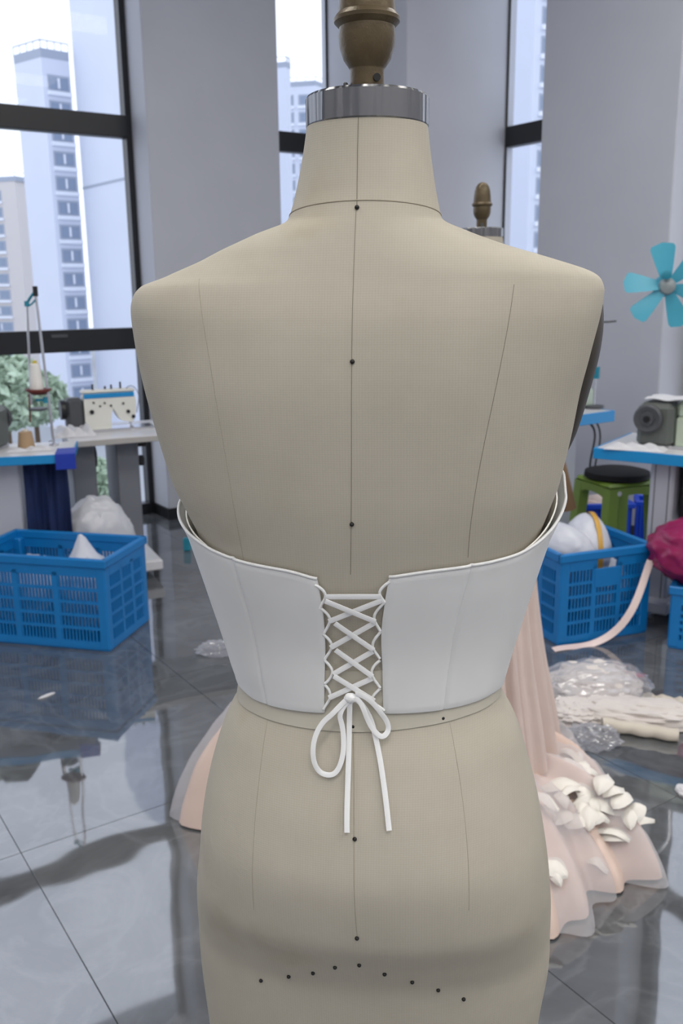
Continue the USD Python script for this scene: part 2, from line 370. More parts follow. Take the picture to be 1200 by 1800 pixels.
# ---------------------------------------------------------------- the dress form in front
ZK = [1.53, 1.50, 1.475, 1.462, 1.452, 1.442, 1.432, 1.422, 1.412, 1.404, 1.397, 1.388, 1.375, 1.35, 1.32, 1.28, 1.24, 1.20, 1.16, 1.12, 1.09, 1.06, 1.03, 1.0, .97, .94, .91, .885, .86, .83, .80, .74, .66]
AK = [.0451, .0489, .0532, .056, .059, .0815, .1068, .134, .1614, .177, .181, .182, .1813, .179, .1745, .1684, .1596, .15, .1407, .1314, .1242, .118, .1299, .1394, .1471, .1524, .1566, .1601, .1632, .1649, .1657, .1615, .1544]
CK = [-.0069, -.0071, -.0074, -.0075, -.0079, -.0105, -.0089, -.0031, -.0005, -.0065, -.0086, -.0102, -.011, -.0122, -.0133, -.0127, -.0113, -.0093, -.0093, -.009, -.0086, -.0072, -.0065, -.0066, -.0059, -.005, -.0043, -.0048, -.0055, -.0059, -.006, -.0078, -.0087]
ZB = [.66, .74, .79, .82, .85, .89, .935, .98, 1.03, 1.075, 1.11, 1.18, 1.25, 1.32, 1.37, 1.41, 1.44, 1.475, 1.53]
YBK = [-.075, -.086, -.0905, -.0935, -.104, -.1205, -.1245, -.115, -.096, -.078, -.077, -.088, -.100, -.104, -.099, -.087, -.075, -.060, -.050]
ZF = [.66, .80, .90, .98, 1.06, 1.12, 1.2, 1.27, 1.33, 1.38, 1.41, 1.44, 1.475, 1.53]
YFK = [.085, .10, .105, .105, .09, .10, .125, .135, .11, .07, .045, .035, .042, .050]
fA, fC, fB, fF = Pch(ZK[::-1], AK[::-1]), Pch(ZK[::-1], CK[::-1]), Pch(ZB, YBK), Pch(ZF, YFK)
fN = Pch([.66, .9, 1.08, 1.2, 1.38, 1.42, 1.46, 1.53], [2.2, 2.3, 2.25, 2.5, 2.7, 2.3, 2.05, 2.0])
PSI = math.radians(-7); FM = np.array([.03, .745, 0])
def sec(z):
    z = np.asarray(z, float)
    w = np.clip((z - 1.045) / .03, 0, 1) * np.clip((1.245 - z) / .04, 0, 1)        # room for the cloth of the corset
    return fA(z) - .006 * w, fC(z), (fF(z) - fB(z)) / 2, (fF(z) + fB(z)) / 2, fN(z)
def S(t, z, off=0.0):
    t, z = np.broadcast_arrays(np.asarray(t, float), np.asarray(z, float))
    a, c, b, cy, n = sec(z); e = 2 / n
    p = np.stack([c + a * np.sign(np.cos(t)) * np.abs(np.cos(t)) ** e, cy + b * np.sign(np.sin(t)) * np.abs(np.sin(t)) ** e, z], -1)
    if np.any(off):
        p = p + NRM(t, z) * np.broadcast_to(np.asarray(off, float), t.shape)[..., None]
    return p
def NRM(t, z):
    h = .004
    n = np.cross(S(t + h, z) - S(t - h, z), S(t, z + h) - S(t, z - h))
    return n / (np.linalg.norm(n, axis=-1, keepdims=True) + 1e-15)
def to_local(p):
    q = np.asarray(p, float) - FM; c, s = math.cos(-PSI), math.sin(-PSI)
    return np.stack([q[..., 0] * c - q[..., 1] * s, q[..., 0] * s + q[..., 1] * c, q[..., 2]], -1)
def hit(px, py, off=0.0):
    """(t, z) on the form's surface under a point of the back"""
    d = ray(px, py); k = np.linspace(.45, 1.05, 500)
    def G(k):
        q = to_local(EYE + np.multiply.outer(k, d)); a, c, b, cy, n = sec(np.clip(q[..., 2], .67, 1.529))
        return np.abs((q[..., 0] - c) / (a + off)) ** n + np.abs((q[..., 1] - cy) / (b + off)) ** n - 1
    g = G(k); i = int(np.argmax(g < 0)) if (g < 0).any() else int(np.argmin(g))
    lo, hi = k[max(i - 1, 0)], k[i]
    if (g < 0).any():
        for _ in range(40):
            m = (lo + hi) / 2
            if G(m) < 0: hi = m
            else: lo = m
    q = to_local(EYE + hi * d); a, c, b, cy, n = sec(np.clip(q[2], .67, 1.529))
    x, y = (q[0] - c) / a, (q[1] - cy) / b
    return math.atan2(np.sign(y) * abs(y) ** (n / 2), np.sign(x) * abs(x) ** (n / 2)), float(q[2])
def hits(pts, off=0.0):
    return np.array([hit(x, y, off) for x, y in pts])
form = thing('dress_form', 'large off-white linen dress form seen from the back, wearing the white lace-up corset', 'dress form', FM, PSI)
zs = np.unique(np.concatenate([np.linspace(.66, 1.38, 110), np.linspace(1.38, 1.47, 60), np.linspace(1.47, 1.53, 16)]))
ts = np.linspace(-PI, PI, 241)[:-1]
Z2, T2 = np.meshgrid(zs, ts, indexing='ij')
G = S(T2, Z2); nz, nt = len(zs), len(ts)
i = np.arange(nz - 1)[:, None] * nt; j = np.arange(nt)[None]; j2 = (j + 1) % nt
q4 = np.stack([i + j, i + j2, i + nt + j2, i + nt + j], -1).reshape(-1, 4)
V = np.vstack([G.reshape(-1, 3), [[fC(.66), .0, .655], [fC(1.53), 0, 1.531]]])
caps = [[nz * nt, (k + 1) % nt, k] for k in range(nt)] + [[nz * nt + 1, (nz - 1) * nt + k, (nz - 1) * nt + (k + 1) % nt] for k in range(nt)]
obj('body', trimesh.Trimesh(V, np.vstack([q4[:, [0, 1, 2]], q4[:, [0, 2, 3]], np.array(caps)]), process=False), 'linen', form, smooth=50)
CX = float(fC(1.53))
cap = obj('neck_cap', lathe([(.0, 1.5195), (.0462, 1.5195), (.0468, 1.5205), (.0468, 1.5395), (.0458, 1.5412), (.043, 1.5412), (.042, 1.540), (0, 1.540)], 96, (CX, 0, 0)).apply_transform(np.diag([1, 1.105, 1, 1])), 'steel', form, smooth=30)
fin = [(.0, 1.539), (.0128, 1.539), (.0128, 1.5605), (.0135, 1.562), (.0178, 1.568), (.0205, 1.576), (.0213, 1.584), (.0208, 1.590), (.0222, 1.5912), (.0245, 1.5935), (.0248, 1.596), (.0225, 1.599), (.0213, 1.600), (.0208, 1.606), (.020, 1.616), (.0185, 1.626), (.016, 1.635), (.011, 1.6425), (.004, 1.646), (0, 1.6463)]
fo = obj('finial', lathe(fin, 64, (CX, 0, 0)), 'bronze', form, smooth=35)
obj('set_screw', cyl(.0028, (CX + .0075, -.0085, 1.5535), (CX + .0085, -.0118, 1.5535), 16), 'pin_black', fo)
obj('cap_catch', rbox(CX - .0178, CX - .0145, -.004, .002, 1.5405, 1.5525, .0008), 'dark_grey', form)
def seam(pts, name='seam', m='seam_dark', r=.00042, zz=None, off=0.0):
    tz = np.array(pts); x = S(tz[:, 0], tz[:, 1])[:, 0]; z = np.linspace(tz[0, 1], tz[-1, 1], 90)
    x = np.polyval(np.polyfit(tz[:, 1], x, min(3, len(tz) - 1)), z)
    a, c, _, _, n = sec(z); q = np.clip((x - c) / a, -1, 1)
    t = -np.arccos(np.sign(q) * np.abs(q) ** (n / 2))
    return obj(name, sweep(S(t, z, off), r, n=6, normals=NRM(t, z)), m, form, smooth=True)
seam(hits([(630, 196), (628, 280), (627, 362)]), r=.00032, m='seam_mid')
seam(hits([(626, 366), (622, 450), (619, 560), (618, 700), (617, 850), (616, 1010)]), r=.00026, m='seam_mid')
seam(hits([(621, 1290), (622, 1400), (624, 1600), (628, 1650)]), m='seam_soft', r=.0003)
tn = np.linspace(-PI - .05, .05, 60); zn = 1.4545 + .0075 * np.sin(-tn)
obj('neck_seam', sweep(S(tn, zn), .0006, n=6, normals=NRM(tn, zn)), 'seam_soft', form, smooth=True)
for pl, mm in (([(350, 490), (357, 560), (368, 640), (383, 720), (398, 810), (412, 900), (428, 985)], 'seam_soft'), ([(903, 500), (895, 560), (875, 665), (852, 770), (835, 870), (822, 980)], 'seam_mid'),
               ([(470, 1265), (452, 1400), (446, 1600)], 'seam_soft'), ([(790, 1270), (812, 1400), (824, 1600)], 'seam_soft')):
    seam(hits(pl), r=.00022, m=mm)
tw = np.linspace(-PI, PI, 200); wz = 1.049 + .014 * np.sin(tw) * (np.sin(tw) < 0) * 0
zc = np.interp(tw, *np.array(sorted(map(tuple, hits([(418, 1222), (450, 1255), (520, 1277), (620, 1287), (740, 1277), (820, 1257), (868, 1232)])))).T)
tape = slab(S(np.repeat(tw[None], 4, 0), zc[None] + np.linspace(0, .05, 4)[:, None], .0004), S(np.repeat(tw[None], 4, 0), zc[None] + np.linspace(0, .05, 4)[:, None], .0012))
obj('waist_tape', tape, 'waist_tape', form, smooth=40)
for px, py in ((627, 365), (619, 636), (618, 922), (779, 1263), (620, 1278), (623, 1476), (627, 1650), (457, 1724), (506, 1717), (549, 1711), (588, 1701), (631, 1697), (676, 1713), (725, 1727), (771, 1741), (816, 1757)):
    t_, z_ = hit(px, py, .001); p = S(t_, z_); n_ = NRM(t_, z_)
    m = trimesh.creation.icosphere(2, .0017); m.vertices = m.vertices + p + n_ * .0006
    obj('pin', m, 'pin_black', form, smooth=True)
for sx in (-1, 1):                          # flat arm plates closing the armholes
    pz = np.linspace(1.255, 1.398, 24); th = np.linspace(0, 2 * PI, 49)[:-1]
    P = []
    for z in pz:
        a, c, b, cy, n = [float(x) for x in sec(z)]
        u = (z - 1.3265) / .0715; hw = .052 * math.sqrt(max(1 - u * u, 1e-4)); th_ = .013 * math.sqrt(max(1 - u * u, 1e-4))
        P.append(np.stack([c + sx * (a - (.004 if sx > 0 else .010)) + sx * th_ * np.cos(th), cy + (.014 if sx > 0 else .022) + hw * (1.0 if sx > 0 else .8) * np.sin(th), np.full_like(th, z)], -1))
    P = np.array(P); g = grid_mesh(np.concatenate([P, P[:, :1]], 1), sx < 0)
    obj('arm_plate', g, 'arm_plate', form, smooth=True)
obj('stand_pole', cyl(.016, (0, 0, .03), (0, 0, .67), 24), 'chrome', form, smooth=40)
bp = [lathe([(0, .03), (.05, .03), (.05, .05), (.03, .07), (0, .07)], 32)]
for k in range(5):
    a = k * 2 * PI / 5; bp += [cyl(.012, (0, 0, .055), (.2 * math.cos(a), .2 * math.sin(a), .045), 12)]
base = obj('base', bp, 'dark_grey', form)
for k in range(5):
    a = k * 2 * PI / 5; obj('caster', cyl(.022, (.2 * math.cos(a) - .009 * math.sin(a), .2 * math.sin(a) + .009 * math.cos(a), .022), (.2 * math.cos(a) + .009 * math.sin(a), .2 * math.sin(a) - .009 * math.cos(a), .022), 16), 'black_plastic', base)
# ---------------------------------------------------------------- the corset on it
cor = thing('corset_top', 'white satin strapless corset top laced up the back with a thin bow', 'corset', FM, PSI)
OF = .0055
hl = hits([(553, 1018), (500, 1003), (430, 989), (392, 977), (364, 962), (350, 950)], OF)
hr = hits([(686, 1015), (760, 1004), (820, 996), (878, 985), (915, 971), (935, 957)], OF)
bl = hits([(566, 1256), (500, 1249), (440, 1230), (424, 1216)], OF); br = hits([(676, 1257), (780, 1250), (840, 1235), (868, 1221)], OF)
wrapl = lambda h: np.where(h[:, 0] > 0, h[:, 0] - 2 * PI, h[:, 0])      # left side: t from -90 degrees on down to -270
tl_, tr_ = wrapl(hl), hr[:, 0]
topL = Pch(np.r_[-1.5 * PI, -1.25 * PI, -PI - .12, tl_[::-1]], np.r_[1.285, 1.275, 1.232, hl[::-1, 1]])
topR = Pch(np.r_[tr_, .02, .25 * PI, .5 * PI], np.r_[hr[:, 1], 1.236, 1.278, 1.285])
b1, b2 = wrapl(bl), br[:, 0]
botL = Pch(np.r_[-1.5 * PI, -PI - .3, b1[::-1]], np.r_[1.066, 1.068, bl[::-1, 1]])
botR = Pch(np.r_[b2, .3, .5 * PI], np.r_[br[:, 1], 1.066, 1.066])
eL = hits([(553, 1018), (563, 1070), (568, 1130), (567, 1190), (566, 1256)], OF); eR = hits([(686, 1015), (678, 1060), (672, 1110), (674, 1190), (676, 1257)], OF)
edgeL = Pch(eL[::-1, 1], eL[::-1, 0]); edgeR = Pch(eR[::-1, 1], eR[::-1, 0])
def flare(t, u):
    side = np.clip((np.abs(np.abs(t + PI / 2)) - .75) / .8, 0, 1)
    return .0035 + .0075 * side * u ** 2.0 + .0012 * np.sin(u * PI) * side
def panel(name, q0, q1, right):
    """q: share of the way from the laced edge round to the centre front"""
    nu, nv = 40, 60
    top, bot, edge = (topR, botR, edgeR) if right else (topL, botL, edgeL)
    fr = PI / 2 if right else -1.5 * PI
    e_t, e_b = (hr[0, 0], br[0, 0]) if right else (tl_[0], b1[0])
    u = np.linspace(0, 1, nu)[:, None]; k = np.linspace(q0, q1, nv)[None]
    ta = e_t + (fr - e_t) * k; tb = e_b + (fr - e_b) * k
    zt, zb = top(ta), bot(tb); z = zb + (zt - zb) * u
    e_u = edge(np.clip(z, min(edge.x), max(edge.x)))
    t = e_u + (fr - e_u) * k
    o = flare(t, u)
    if q0 == 0: o = o + .0006
    o = o + .0005 * fbm(np.stack([t * 3, z * 22, 0 * t + 5 * right], -1)) * np.clip((.0 + u) * 3, 0, 1)
    d = np.minimum((k - q0) / .012, (q1 - k) / .012); o = o - .0012 * np.clip(1 - d, 0, 1) ** 2      # dips into the seams
    d2 = np.minimum(u, 1 - u) / .03; rd = np.clip(1 - d2, 0, 1) ** 2 * .0009
    inner, outer = S(t, z, o - .0011 + rd * .5), S(t, z, o + .0011 - rd)
    m = slab(inner, outer)
    if not right: m.faces = m.faces[:, ::-1]
    return obj(name, m, 'satin', cor, smooth=45), (t, z, o)
for right in (False, True):
    sq = ((hit(806, 1100, OF)[0] - edgeR(1.15)) / (PI / 2 - edgeR(1.15))) if right else ((hit(441, 1110, OF)[0] - edgeL(1.15)) / (-1.5 * PI - edgeL(1.15)))
    sq = float(np.clip(sq, .08, .3))
    for nm, a, b in (('back_panel', 0, sq), ('side_panel', sq, .55), ('front_panel', .55, 1.0)):
        pr, (t, z, o) = panel(nm, a, b, right)
        edge = S(t[-1], z[-1] + .0002, o[-1])
        obj('top_binding', sweep(edge, +.0013, n=8, normals=NRM(t[-1], z[-1])), 'satin', pr, smooth=True)
    nm = 'lining'
    top = topR if right else topL; fr = PI / 2 if right else -1.5 * PI
    tt = np.linspace((hr[0, 0] if right else tl_[0]) + (.35 if right else -.35), fr, 60)
    zt = top(tt); u = np.linspace(0, 1, 10)[:, None]; z = zt - .003 - .06 * (1 - u); o = np.repeat((flare(tt, 1.0) * .45)[None], 10, 0) * (.55 + .45 * u)
    m = slab(S(np.repeat(tt[None], 10, 0), z, o - .0006), S(np.repeat(tt[None], 10, 0), z, o + .0006))
    if not right: m.faces = m.faces[:, ::-1]
    obj('lining', m, 'satin_edge', cor, smooth=45)
# laces in the coordinates of a close view of the opening
cz = lambda pts: [(320 + x * .5583, 860 + y * .5583) for x, y in pts]
def ribbon(name, pts, w=.0023, th=.00055, off=.006, n=50, par=cor):
    off = np.broadcast_to(np.array(off, float), (len(pts),)); px = spline(cz(pts), n)
    c_ = np.r_[0, np.cumsum(np.linalg.norm(np.diff(np.array(pts, float), axis=0), axis=1))]; u = np.r_[0, np.cumsum(np.linalg.norm(np.diff(px, axis=0), axis=1))]
    offs = Pch(c_ / c_[-1], off)(u / u[-1])
    c = np.array([hit(x, y, o) for (x, y), o in zip(px, offs)]); nr = NRM(c[:, 0], c[:, 1]); P = S(c[:, 0], c[:, 1], offs)
    nr = (nr + np.roll(nr, 1, 0) + np.roll(nr, -1, 0)) if False else nr
    return obj(name, sweep(P, w, th, nr, n=8), 'lace_white', par, smooth=50)
for pts in ([(414, 298), (436, 312), (448, 332), (440, 352), (430, 372)], [(434, 372), (452, 388), (462, 405), (456, 428), (444, 450)], [(440, 452), (458, 470), (468, 490), (460, 512), (446, 534)], [(444, 536), (462, 556), (470, 575), (462, 596), (446, 612)], [(445, 616), (460, 634), (464, 650), (455, 672), (442, 694)]):
    ribbon('loop', pts, w=.0012, th=.0011, off=.0042, n=30)
for pts in ([(657, 288), (636, 304), (624, 326), (632, 342), (640, 352)], [(640, 352), (618, 376), (606, 402), (614, 424), (626, 444)], [(627, 446), (608, 470), (601, 490), (610, 512), (624, 532)], [(625, 538), (606, 556), (598, 574), (608, 602), (625, 626)], [(625, 628), (608, 645), (600, 660), (614, 680), (638, 698)]):
    ribbon('loop', pts, w=.0012, th=.0011, off=.0042, n=30)
for k, (p, q, o) in enumerate([((446, 334), (630, 334), .0066), ((634, 345), (458, 411), .0066), ((444, 346), (612, 411), .0082), ((608, 416), (463, 495), .0066), ((476, 416), (606, 502), .0082),
                               ((602, 508), (472, 582), .0066), ((478, 502), (602, 590), .0082), ((600, 596), (458, 657), .0066), ((472, 588), (608, 668), .0082)]):
    ribbon('lace', [p, ((p[0] + q[0]) / 2, (p[1] + q[1]) / 2), q], off=o, n=24)
bow = ribbon('bow_loop', [(528, 652), (500, 676), (455, 720), (418, 775), (402, 830), (410, 872), (438, 900), (472, 903), (497, 870), (505, 810), (497, 750), (492, 715), (505, 685), (527, 664)], w=.0022, off=[.010, .012, .015, .014, .011, .007, .004, .004, .005, .008, .011, .012, .011, .010], n=140)
ribbon('bow_loop', [(530, 650), (560, 672), (578, 706), (592, 748), (612, 780), (634, 792), (652, 775), (650, 740), (622, 694), (585, 660), (545, 646)], w=.0022, off=[.010, .012, .013, .012, .010, .008, .008, .010, .013, .013, .011], n=120)
ribbon('lace_tail', [(526, 668), (524, 760), (522, 880), (519, 980), (518, 1086)], off=[.010, .007, .004, .0035, .004], n=80)
ribbon('lace_tail', [(540, 660), (575, 690), (606, 770), (625, 860), (640, 960), (654, 1080)], off=[.011, .010, .007, .004, .0035, .004], n=80)
t_, z_ = hit(*cz([(529, 656)])[0], .008)
m = trimesh.creation.icosphere(3, 1.0); m.vertices = m.vertices * [.0046, .0034, .0036] * (1 + .25 * fbm(m.vertices * 2.2 + 3))[:, None] + S(t_, z_, .0095)
obj('knot', m, 'lace_white', cor, smooth=True)
# ---------------------------------------------------------------- second form and its blush gown
fp = at_y(846, 415, 2.3)
form2 = dup(form, (fp[0], fp[1], 0), math.radians(80), 'smaller looking dress form far behind the corset, only its bronze finial and steel cap showing')
form2.GetAttribute('xformOp:translate').Set(Gf.Vec3d(fp[0], fp[1], .0))
gown = thing('tulle_gown', 'blush pink pleated tulle gown pooling on the floor behind the front dress form', 'gown', (fp[0] - .012, fp[1] - .005, 0))
na, nh = 300, 60
an = np.linspace(0, 2 * PI, na + 1); hz = np.linspace(.06, 1.27, nh)
Rr = Pch([.0, .15, .3, .5, .7, .9, 1.0, 1.1, 1.2, 1.3], [.30, .262, .24, .205, .188, .183, .172, .152, .172, .19])
H2, A2 = np.meshgrid(hz, an, indexing='ij')
pl = (np.sin(A2 * 23 + 1.5 * np.sin(A2 * 5)) * .5 + np.sin(A2 * 41 + 2) * .3) * (.006 + .030 * np.clip((1.0 - H2) / .9, 0, 1))
rr = Rr(H2) + pl
sk = np.stack([rr * np.interp(H2, [.2, .5, .85, 1.3], [.93, .89, .82, .82]) * np.cos(A2), rr * np.sin(A2), H2], -1)
kk = 20
obj('skirt', grid_mesh(sk[:45]), 'tulle', gown, smooth=True)
obj('bodice', slab(sk[44:] * [1.0, 1.0, 1.0], sk[44:] * [1.01, 1.01, 1.0]), 'tulle', gown, smooth=True)
nr = 70
Ro = np.interp(an, np.linspace(0, 2 * PI, 17), [.30, .27, .25, .24, .24, .27, .40, .60, .72, .68, .58, .52, .52, .54, .53, .43, .30])
def train(seed, scale, h0, lift):
    u = np.linspace(0, 1, nr)[:, None]; o = seed * 7.0
    fold = np.sin(an * 15 + 2 * np.sin(an * 4 + o) + o) * .5 + np.sin(an * 27 + o * 2) * .25
    R = .13 + (Ro * scale * (1 + .16 * fold) - .13) * u
    P = np.stack([R * np.cos(an), R * np.sin(an), np.zeros_like(R)], -1)
    nz = fbm(P * 7 + o) * .5 + fbm(P * 15 + o + 4) * .3
    h = h0 * (1 - u) ** .8 + lift * np.sin(u * PI) ** .6 * (1 + 1.5 * nz) + .045 * fold * np.sin(u * PI) + .03 * fbm(P * 16 + o) * np.sin(u * PI)
    lf = np.clip(-np.cos(an) - .15, 0, 1) ** .7; h = h + lf * .17 * (1 - u ** 7) * np.clip(u * 2.2, 0, 1) * (1 + .5 * nz)
    P[..., 2] = np.maximum(h, 0) + .006
    return P
tr0 = train(1, 1.0, .13, .065)
obj('train', grid_mesh(tr0), 'tulle_peach', gown, smooth=True)
obj('overlay', grid_mesh(train(2, 1.03, .15, .065)), 'tulle_sheer', gown, smooth=True)
rs = np.random.RandomState(8); pet = []
for k in range(34):                          # satin leaves sewn on the near right of the train
    a = rs.uniform(-1.3, -.35); u = rs.uniform(.5, .97); i_, j_ = int(u * (nr - 1)), int((a % (2 * PI)) / (2 * PI) * na)
    c = tr0[i_, j_] + [0, 0, .028]; L, W = rs.uniform(.05, .10), rs.uniform(.014, .027); uu, vv = np.meshgrid(np.linspace(0, 1, 10), np.linspace(-1, 1, 5), indexing='ij')
    w = W * np.sin(uu * PI) ** .7
    P = np.stack([(uu - .5) * L, vv * w, .012 * np.sin(uu * PI * 1.3) - .010 * vv ** 2], -1).reshape(-1, 3)
    m = trimesh.Trimesh(P, grid_mesh(P.reshape(10, 5, 3)).faces, process=False)
    m.apply_transform(trimesh.transformations.euler_matrix(rs.uniform(-.3, .3), rs.uniform(-.3, .3), rs.uniform(0, 2 * PI))); m.apply_translation(c); pet.append(m)
for m in pet:
    obj('lace_leaf', m, 'applique', gown, smooth=True)
# ---------------------------------------------------------------- crates
def crate(name, label, loc, rotz, w=.60, d=.42, h=.37, fill=True, handle=True, group='blue slotted plastic crates'):
    """loc: the front right or left bottom corner is set by the caller; local box 0..w, 0..d, 0..h"""
    c = thing(name, label, 'crate', loc, rotz, group)
    b = lambda *a: box(*a)
    obj('base', rbox(.004, w - .004, .004, d - .004, 0, .012, .003), 'crate_blue', c)
    for x in (0, w - .045):
        for y in (0, d - .045):
            obj('corner_post', rbox(x, x + .045, y, y + .045, .006, h - .03, .006), 'crate_blue', c)
    obj('rim', [rbox(-.008, w + .008, -.008, .016, h - .035, h, .004), rbox(-.008, w + .008, d - .016, d + .008, h - .035, h, .004), rbox(-.008, .016, .0, d, h - .035, h, .004), rbox(w - .016, w + .008, .0, d, h - .035, h, .004)], 'crate_blue', c)
    def wall(u0, u1, y0, y1, along_x):
        q = (lambda a0, a1, z0, z1, e=0: box(a0, a1, y0 + e, y1 - e, z0, z1)) if along_x else (lambda a0, a1, z0, z1, e=0: box(y0 + e, y1 - e, a0, a1, z0, z1))
        wl = obj('side_wall', [q(u0, u1, .01, .04)] + ([q(u0, (u0 + u1) / 2 - .05, h - .075, h - .034), q((u0 + u1) / 2 + .05, u1, h - .075, h - .034)] if handle and along_x else [q(u0, u1, h - .075, h - .034)]) + [q(a - .011, a + .011, .04, h - .06) for a in np.linspace(u0, u1, 4)[1:-1]], 'crate_blue', c)
        rails = [q(u0, u1, z - .006, z + .006, .0005) for z in np.linspace(.04, h - .075, 6)[1:-1]]
        n = int((u1 - u0) / .0145); hole = lambda a: handle and along_x and abs(a - (u0 + u1) / 2) < .05
        ribs = [q(a - .003, a + .003, .03, h - (.12 if hole(a) else .07), .0015) for a in np.linspace(u0, u1, n)[1:-1]]
        obj('lattice', rails + ribs, 'crate_blue', wl, kind='stuff')
    wall(.04, w - .04, 0, .012, True); wall(.04, w - .04, d - .012, d, True)
    wall(.04, d - .04, 0, .012, False); wall(.04, d - .04, w - .012, w, False)
    if handle:
        obj('label_plate', rbox(w * .5 - .06, w * .5 + .06, -.003, .003, h - .155, h - .075, .002), 'crate_blue', c)
    return c
# left crate: near right corner stands at the pixel, its front runs to the left
CL = at_z(194, 1147, 0); q = at_z(0, 1137, 0); dL = (CL - q) / np.linalg.norm(CL - q); aL = math.radians(-13.5); dL = np.array([math.cos(aL), math.sin(aL), 0])
wL = .62; oL = CL - dL * wL
CLH = .385
crate('crate', 'blue slotted crate of white plastic bags on the floor before the left table', oL, aL, wL, .37, CLH, handle=False)
def inside(o, a, x, y, z):
    return (o[0] + x * math.cos(a) - y * math.sin(a), o[1] + x * math.sin(a) + y * math.cos(a), z)
for k, (x, y, rx, ry, rz, z, lb) in enumerate([(.155, .18, .135, .145, .15, .17, 'white crumpled plastic bag in the left end of the left crate'), (.45, .175, .135, .14, .155, .18, 'crumpled white plastic bag in the left crate, its peak rising above the rim')]):
    m = crumple(rx, ry, rz, 20 + k, .16, 2.6); 
    if k == 1: m.vertices[:, 2] += .10 * np.exp(-((m.vertices[:, 0] + .02) ** 2 + m.vertices[:, 1] ** 2) / .0018) * (m.vertices[:, 2] > 0)
    t_ = thing('plastic_bag', lb, 'plastic bag', inside(oL, aL, x, y, z), aL, 'white bags in the crates'); obj('bag', m, 'bag_white', t_, smooth=25)
# right crate
CRt = at_z(980, 1138, 0); q = at_z(1137, 1112, 0); dR = (q - CRt); wR = float(np.linalg.norm(dR)); dR /= wR; aR = math.atan2(dR[1], dR[0])
wR = min(max(wR, .42), .72)
crate('crate', 'blue slotted plastic crate with a hand hole, holding wrapped white bundles behind the tulle', CRt, aR, wR, .40, CLH)
for k, (x, y, rx, ry, rz, z, ang, lb) in enumerate([(.10, .20, .085, .17, .12, .34, .5, 'long white wrapped bundle at the left end of the right crate'), (.25, .2, .10, .13, .16, .32, -.3, 'fat white wrapped bundle with a gold strap in the right crate')]):
    t_ = thing('wrapped_bundle', lb, 'bundle', inside(CRt, aR, x, y, z), aR + ang, 'wrapped bundles in the right crate')
    obj('wrapping', crumple(rx, ry, rz, 31 + k, .07, 1.6), 'bag_white', t_, smooth=40)
    if k == 1:
        a = np.linspace(0, 2 * PI, 60); pp = np.stack([.02 + 0 * a, ry * 1.04 * np.cos(a), rz * 1.04 * np.sin(a)], 1)
        obj('strap', sweep(pp, .011, .0015, normals=np.stack([0 * a, np.cos(a), np.sin(a)], 1), n=8), 'gold_strap', t_, smooth=True)
m = crumple(.13, .14, .13, 41, .15, 2.6); t_ = thing('plastic_bag', 'white crumpled plastic bag low in the right crate, seen through its slots', 'plastic bag', inside(CRt, aR, .34, .23, .15), aR, 'white bags in the crates'); obj('bag', m, 'bag_white', t_, smooth=25)
# third crate at the right edge, under the magenta bag
C3 = at_z(1171, 1139, 0); a3 = math.radians(-28)
crate('crate', 'blue slotted plastic crate at the right edge under the magenta bag', C3, a3, .56, .30, .26)
bc = np.array(inside(C3, a3, .115, .15, .37))
mb = crumple(.23, .17, .14, 52, .14, 2.4, floor=-.123); t_ = thing('magenta_bag', 'magenta plastic bag slumped on the crate at the right edge', 'bag', bc, a3); obj('bag', mb, 'bag_magenta', t_, smooth=30)
# ribbon trailing from the bag to the floor
rp = [at_line(1143, 985, CRt - np.array([-dR[1], dR[0], 0]) * .05, dR)[1], at_line(1126, 1035, CRt - np.array([-dR[1], dR[0], 0]) * .06, dR)[1], at_line(1102, 1085, CRt - np.array([-dR[1], dR[0], 0]) * .07, dR)[1],
      at_z(1072, 1116, .04), at_z(1042, 1131, .008), at_z(1005, 1137, .006), at_z(972, 1142, .006)]
rp = spline(rp, 60); nn = np.stack([np.linspace(0, .2, 60), -np.linspace(1, .2, 60), np.linspace(.3, 1, 60)], 1)
tag(obj('ribbon', sweep(rp, .016, .0012, normals=nn, n=8), 'wrap_pink', None, True), 'pale pink ribbon trailing from the magenta bag across the right crate to the floor', 'ribbon')
# ---------------------------------------------------------------- floor scraps and trimmings
def floor_thing(name, label, catg, px, py, mesh, m, rot=0, part='cloth', smooth=30, group=None, z=0):
    t_ = thing(name, label, catg, at_z(px, py, z), rot, group); return t_, obj(part, mesh, m, t_, smooth=smooth)
def heap(rx, ry, rz, seed, amp=.25, freq=2.6, sub=4):
    m = crumple(rx, ry, rz, seed, amp, freq, sub, floor=-rz * .35); m.vertices[:, 2] -= m.vertices[:, 2].min() - .001; return m
t_, _ = floor_thing('tulle_bundle', 'pinkish white tulle bundle in a clear bag on the floor right of the gown', 'tulle bundle', 1042, 1222, heap(.155, .115, .085, 61), 'trim_white', .1, 'tulle')
obj('clear_bag', heap(.20, .125, .088, 62, .2, 3.2), 'clear_plastic', t_, smooth=20)
m = heap(.26, .075, .05, 63, .3, 3.4)
t_, _ = floor_thing('trim_pile', 'pile of frayed ivory trimmings on the floor below the bagged tulle', 'fabric pile', 1112, 1265, m, 'trim_white', -.2, 'trimmings')
pa, pb = at_z(1058, 1272, .022), at_z(1192, 1293, .022); dd = pb - pa
tag(obj('fabric_roll', cat(sweep(np.linspace(pa, pb, 30) + np.stack([0 * np.arange(30), .004 * np.sin(np.arange(30) * .7), 0 * np.arange(30)], 1), .022, .020, n=16), sweep(np.array([pb - dd * .02, pb + dd * .006]), .012, n=12)), 'ivory', None, 35), 'ivory rolled strip of fabric lying on the floor in front of the trimmings', 'fabric roll')
x = np.linspace(0, 1, 50)
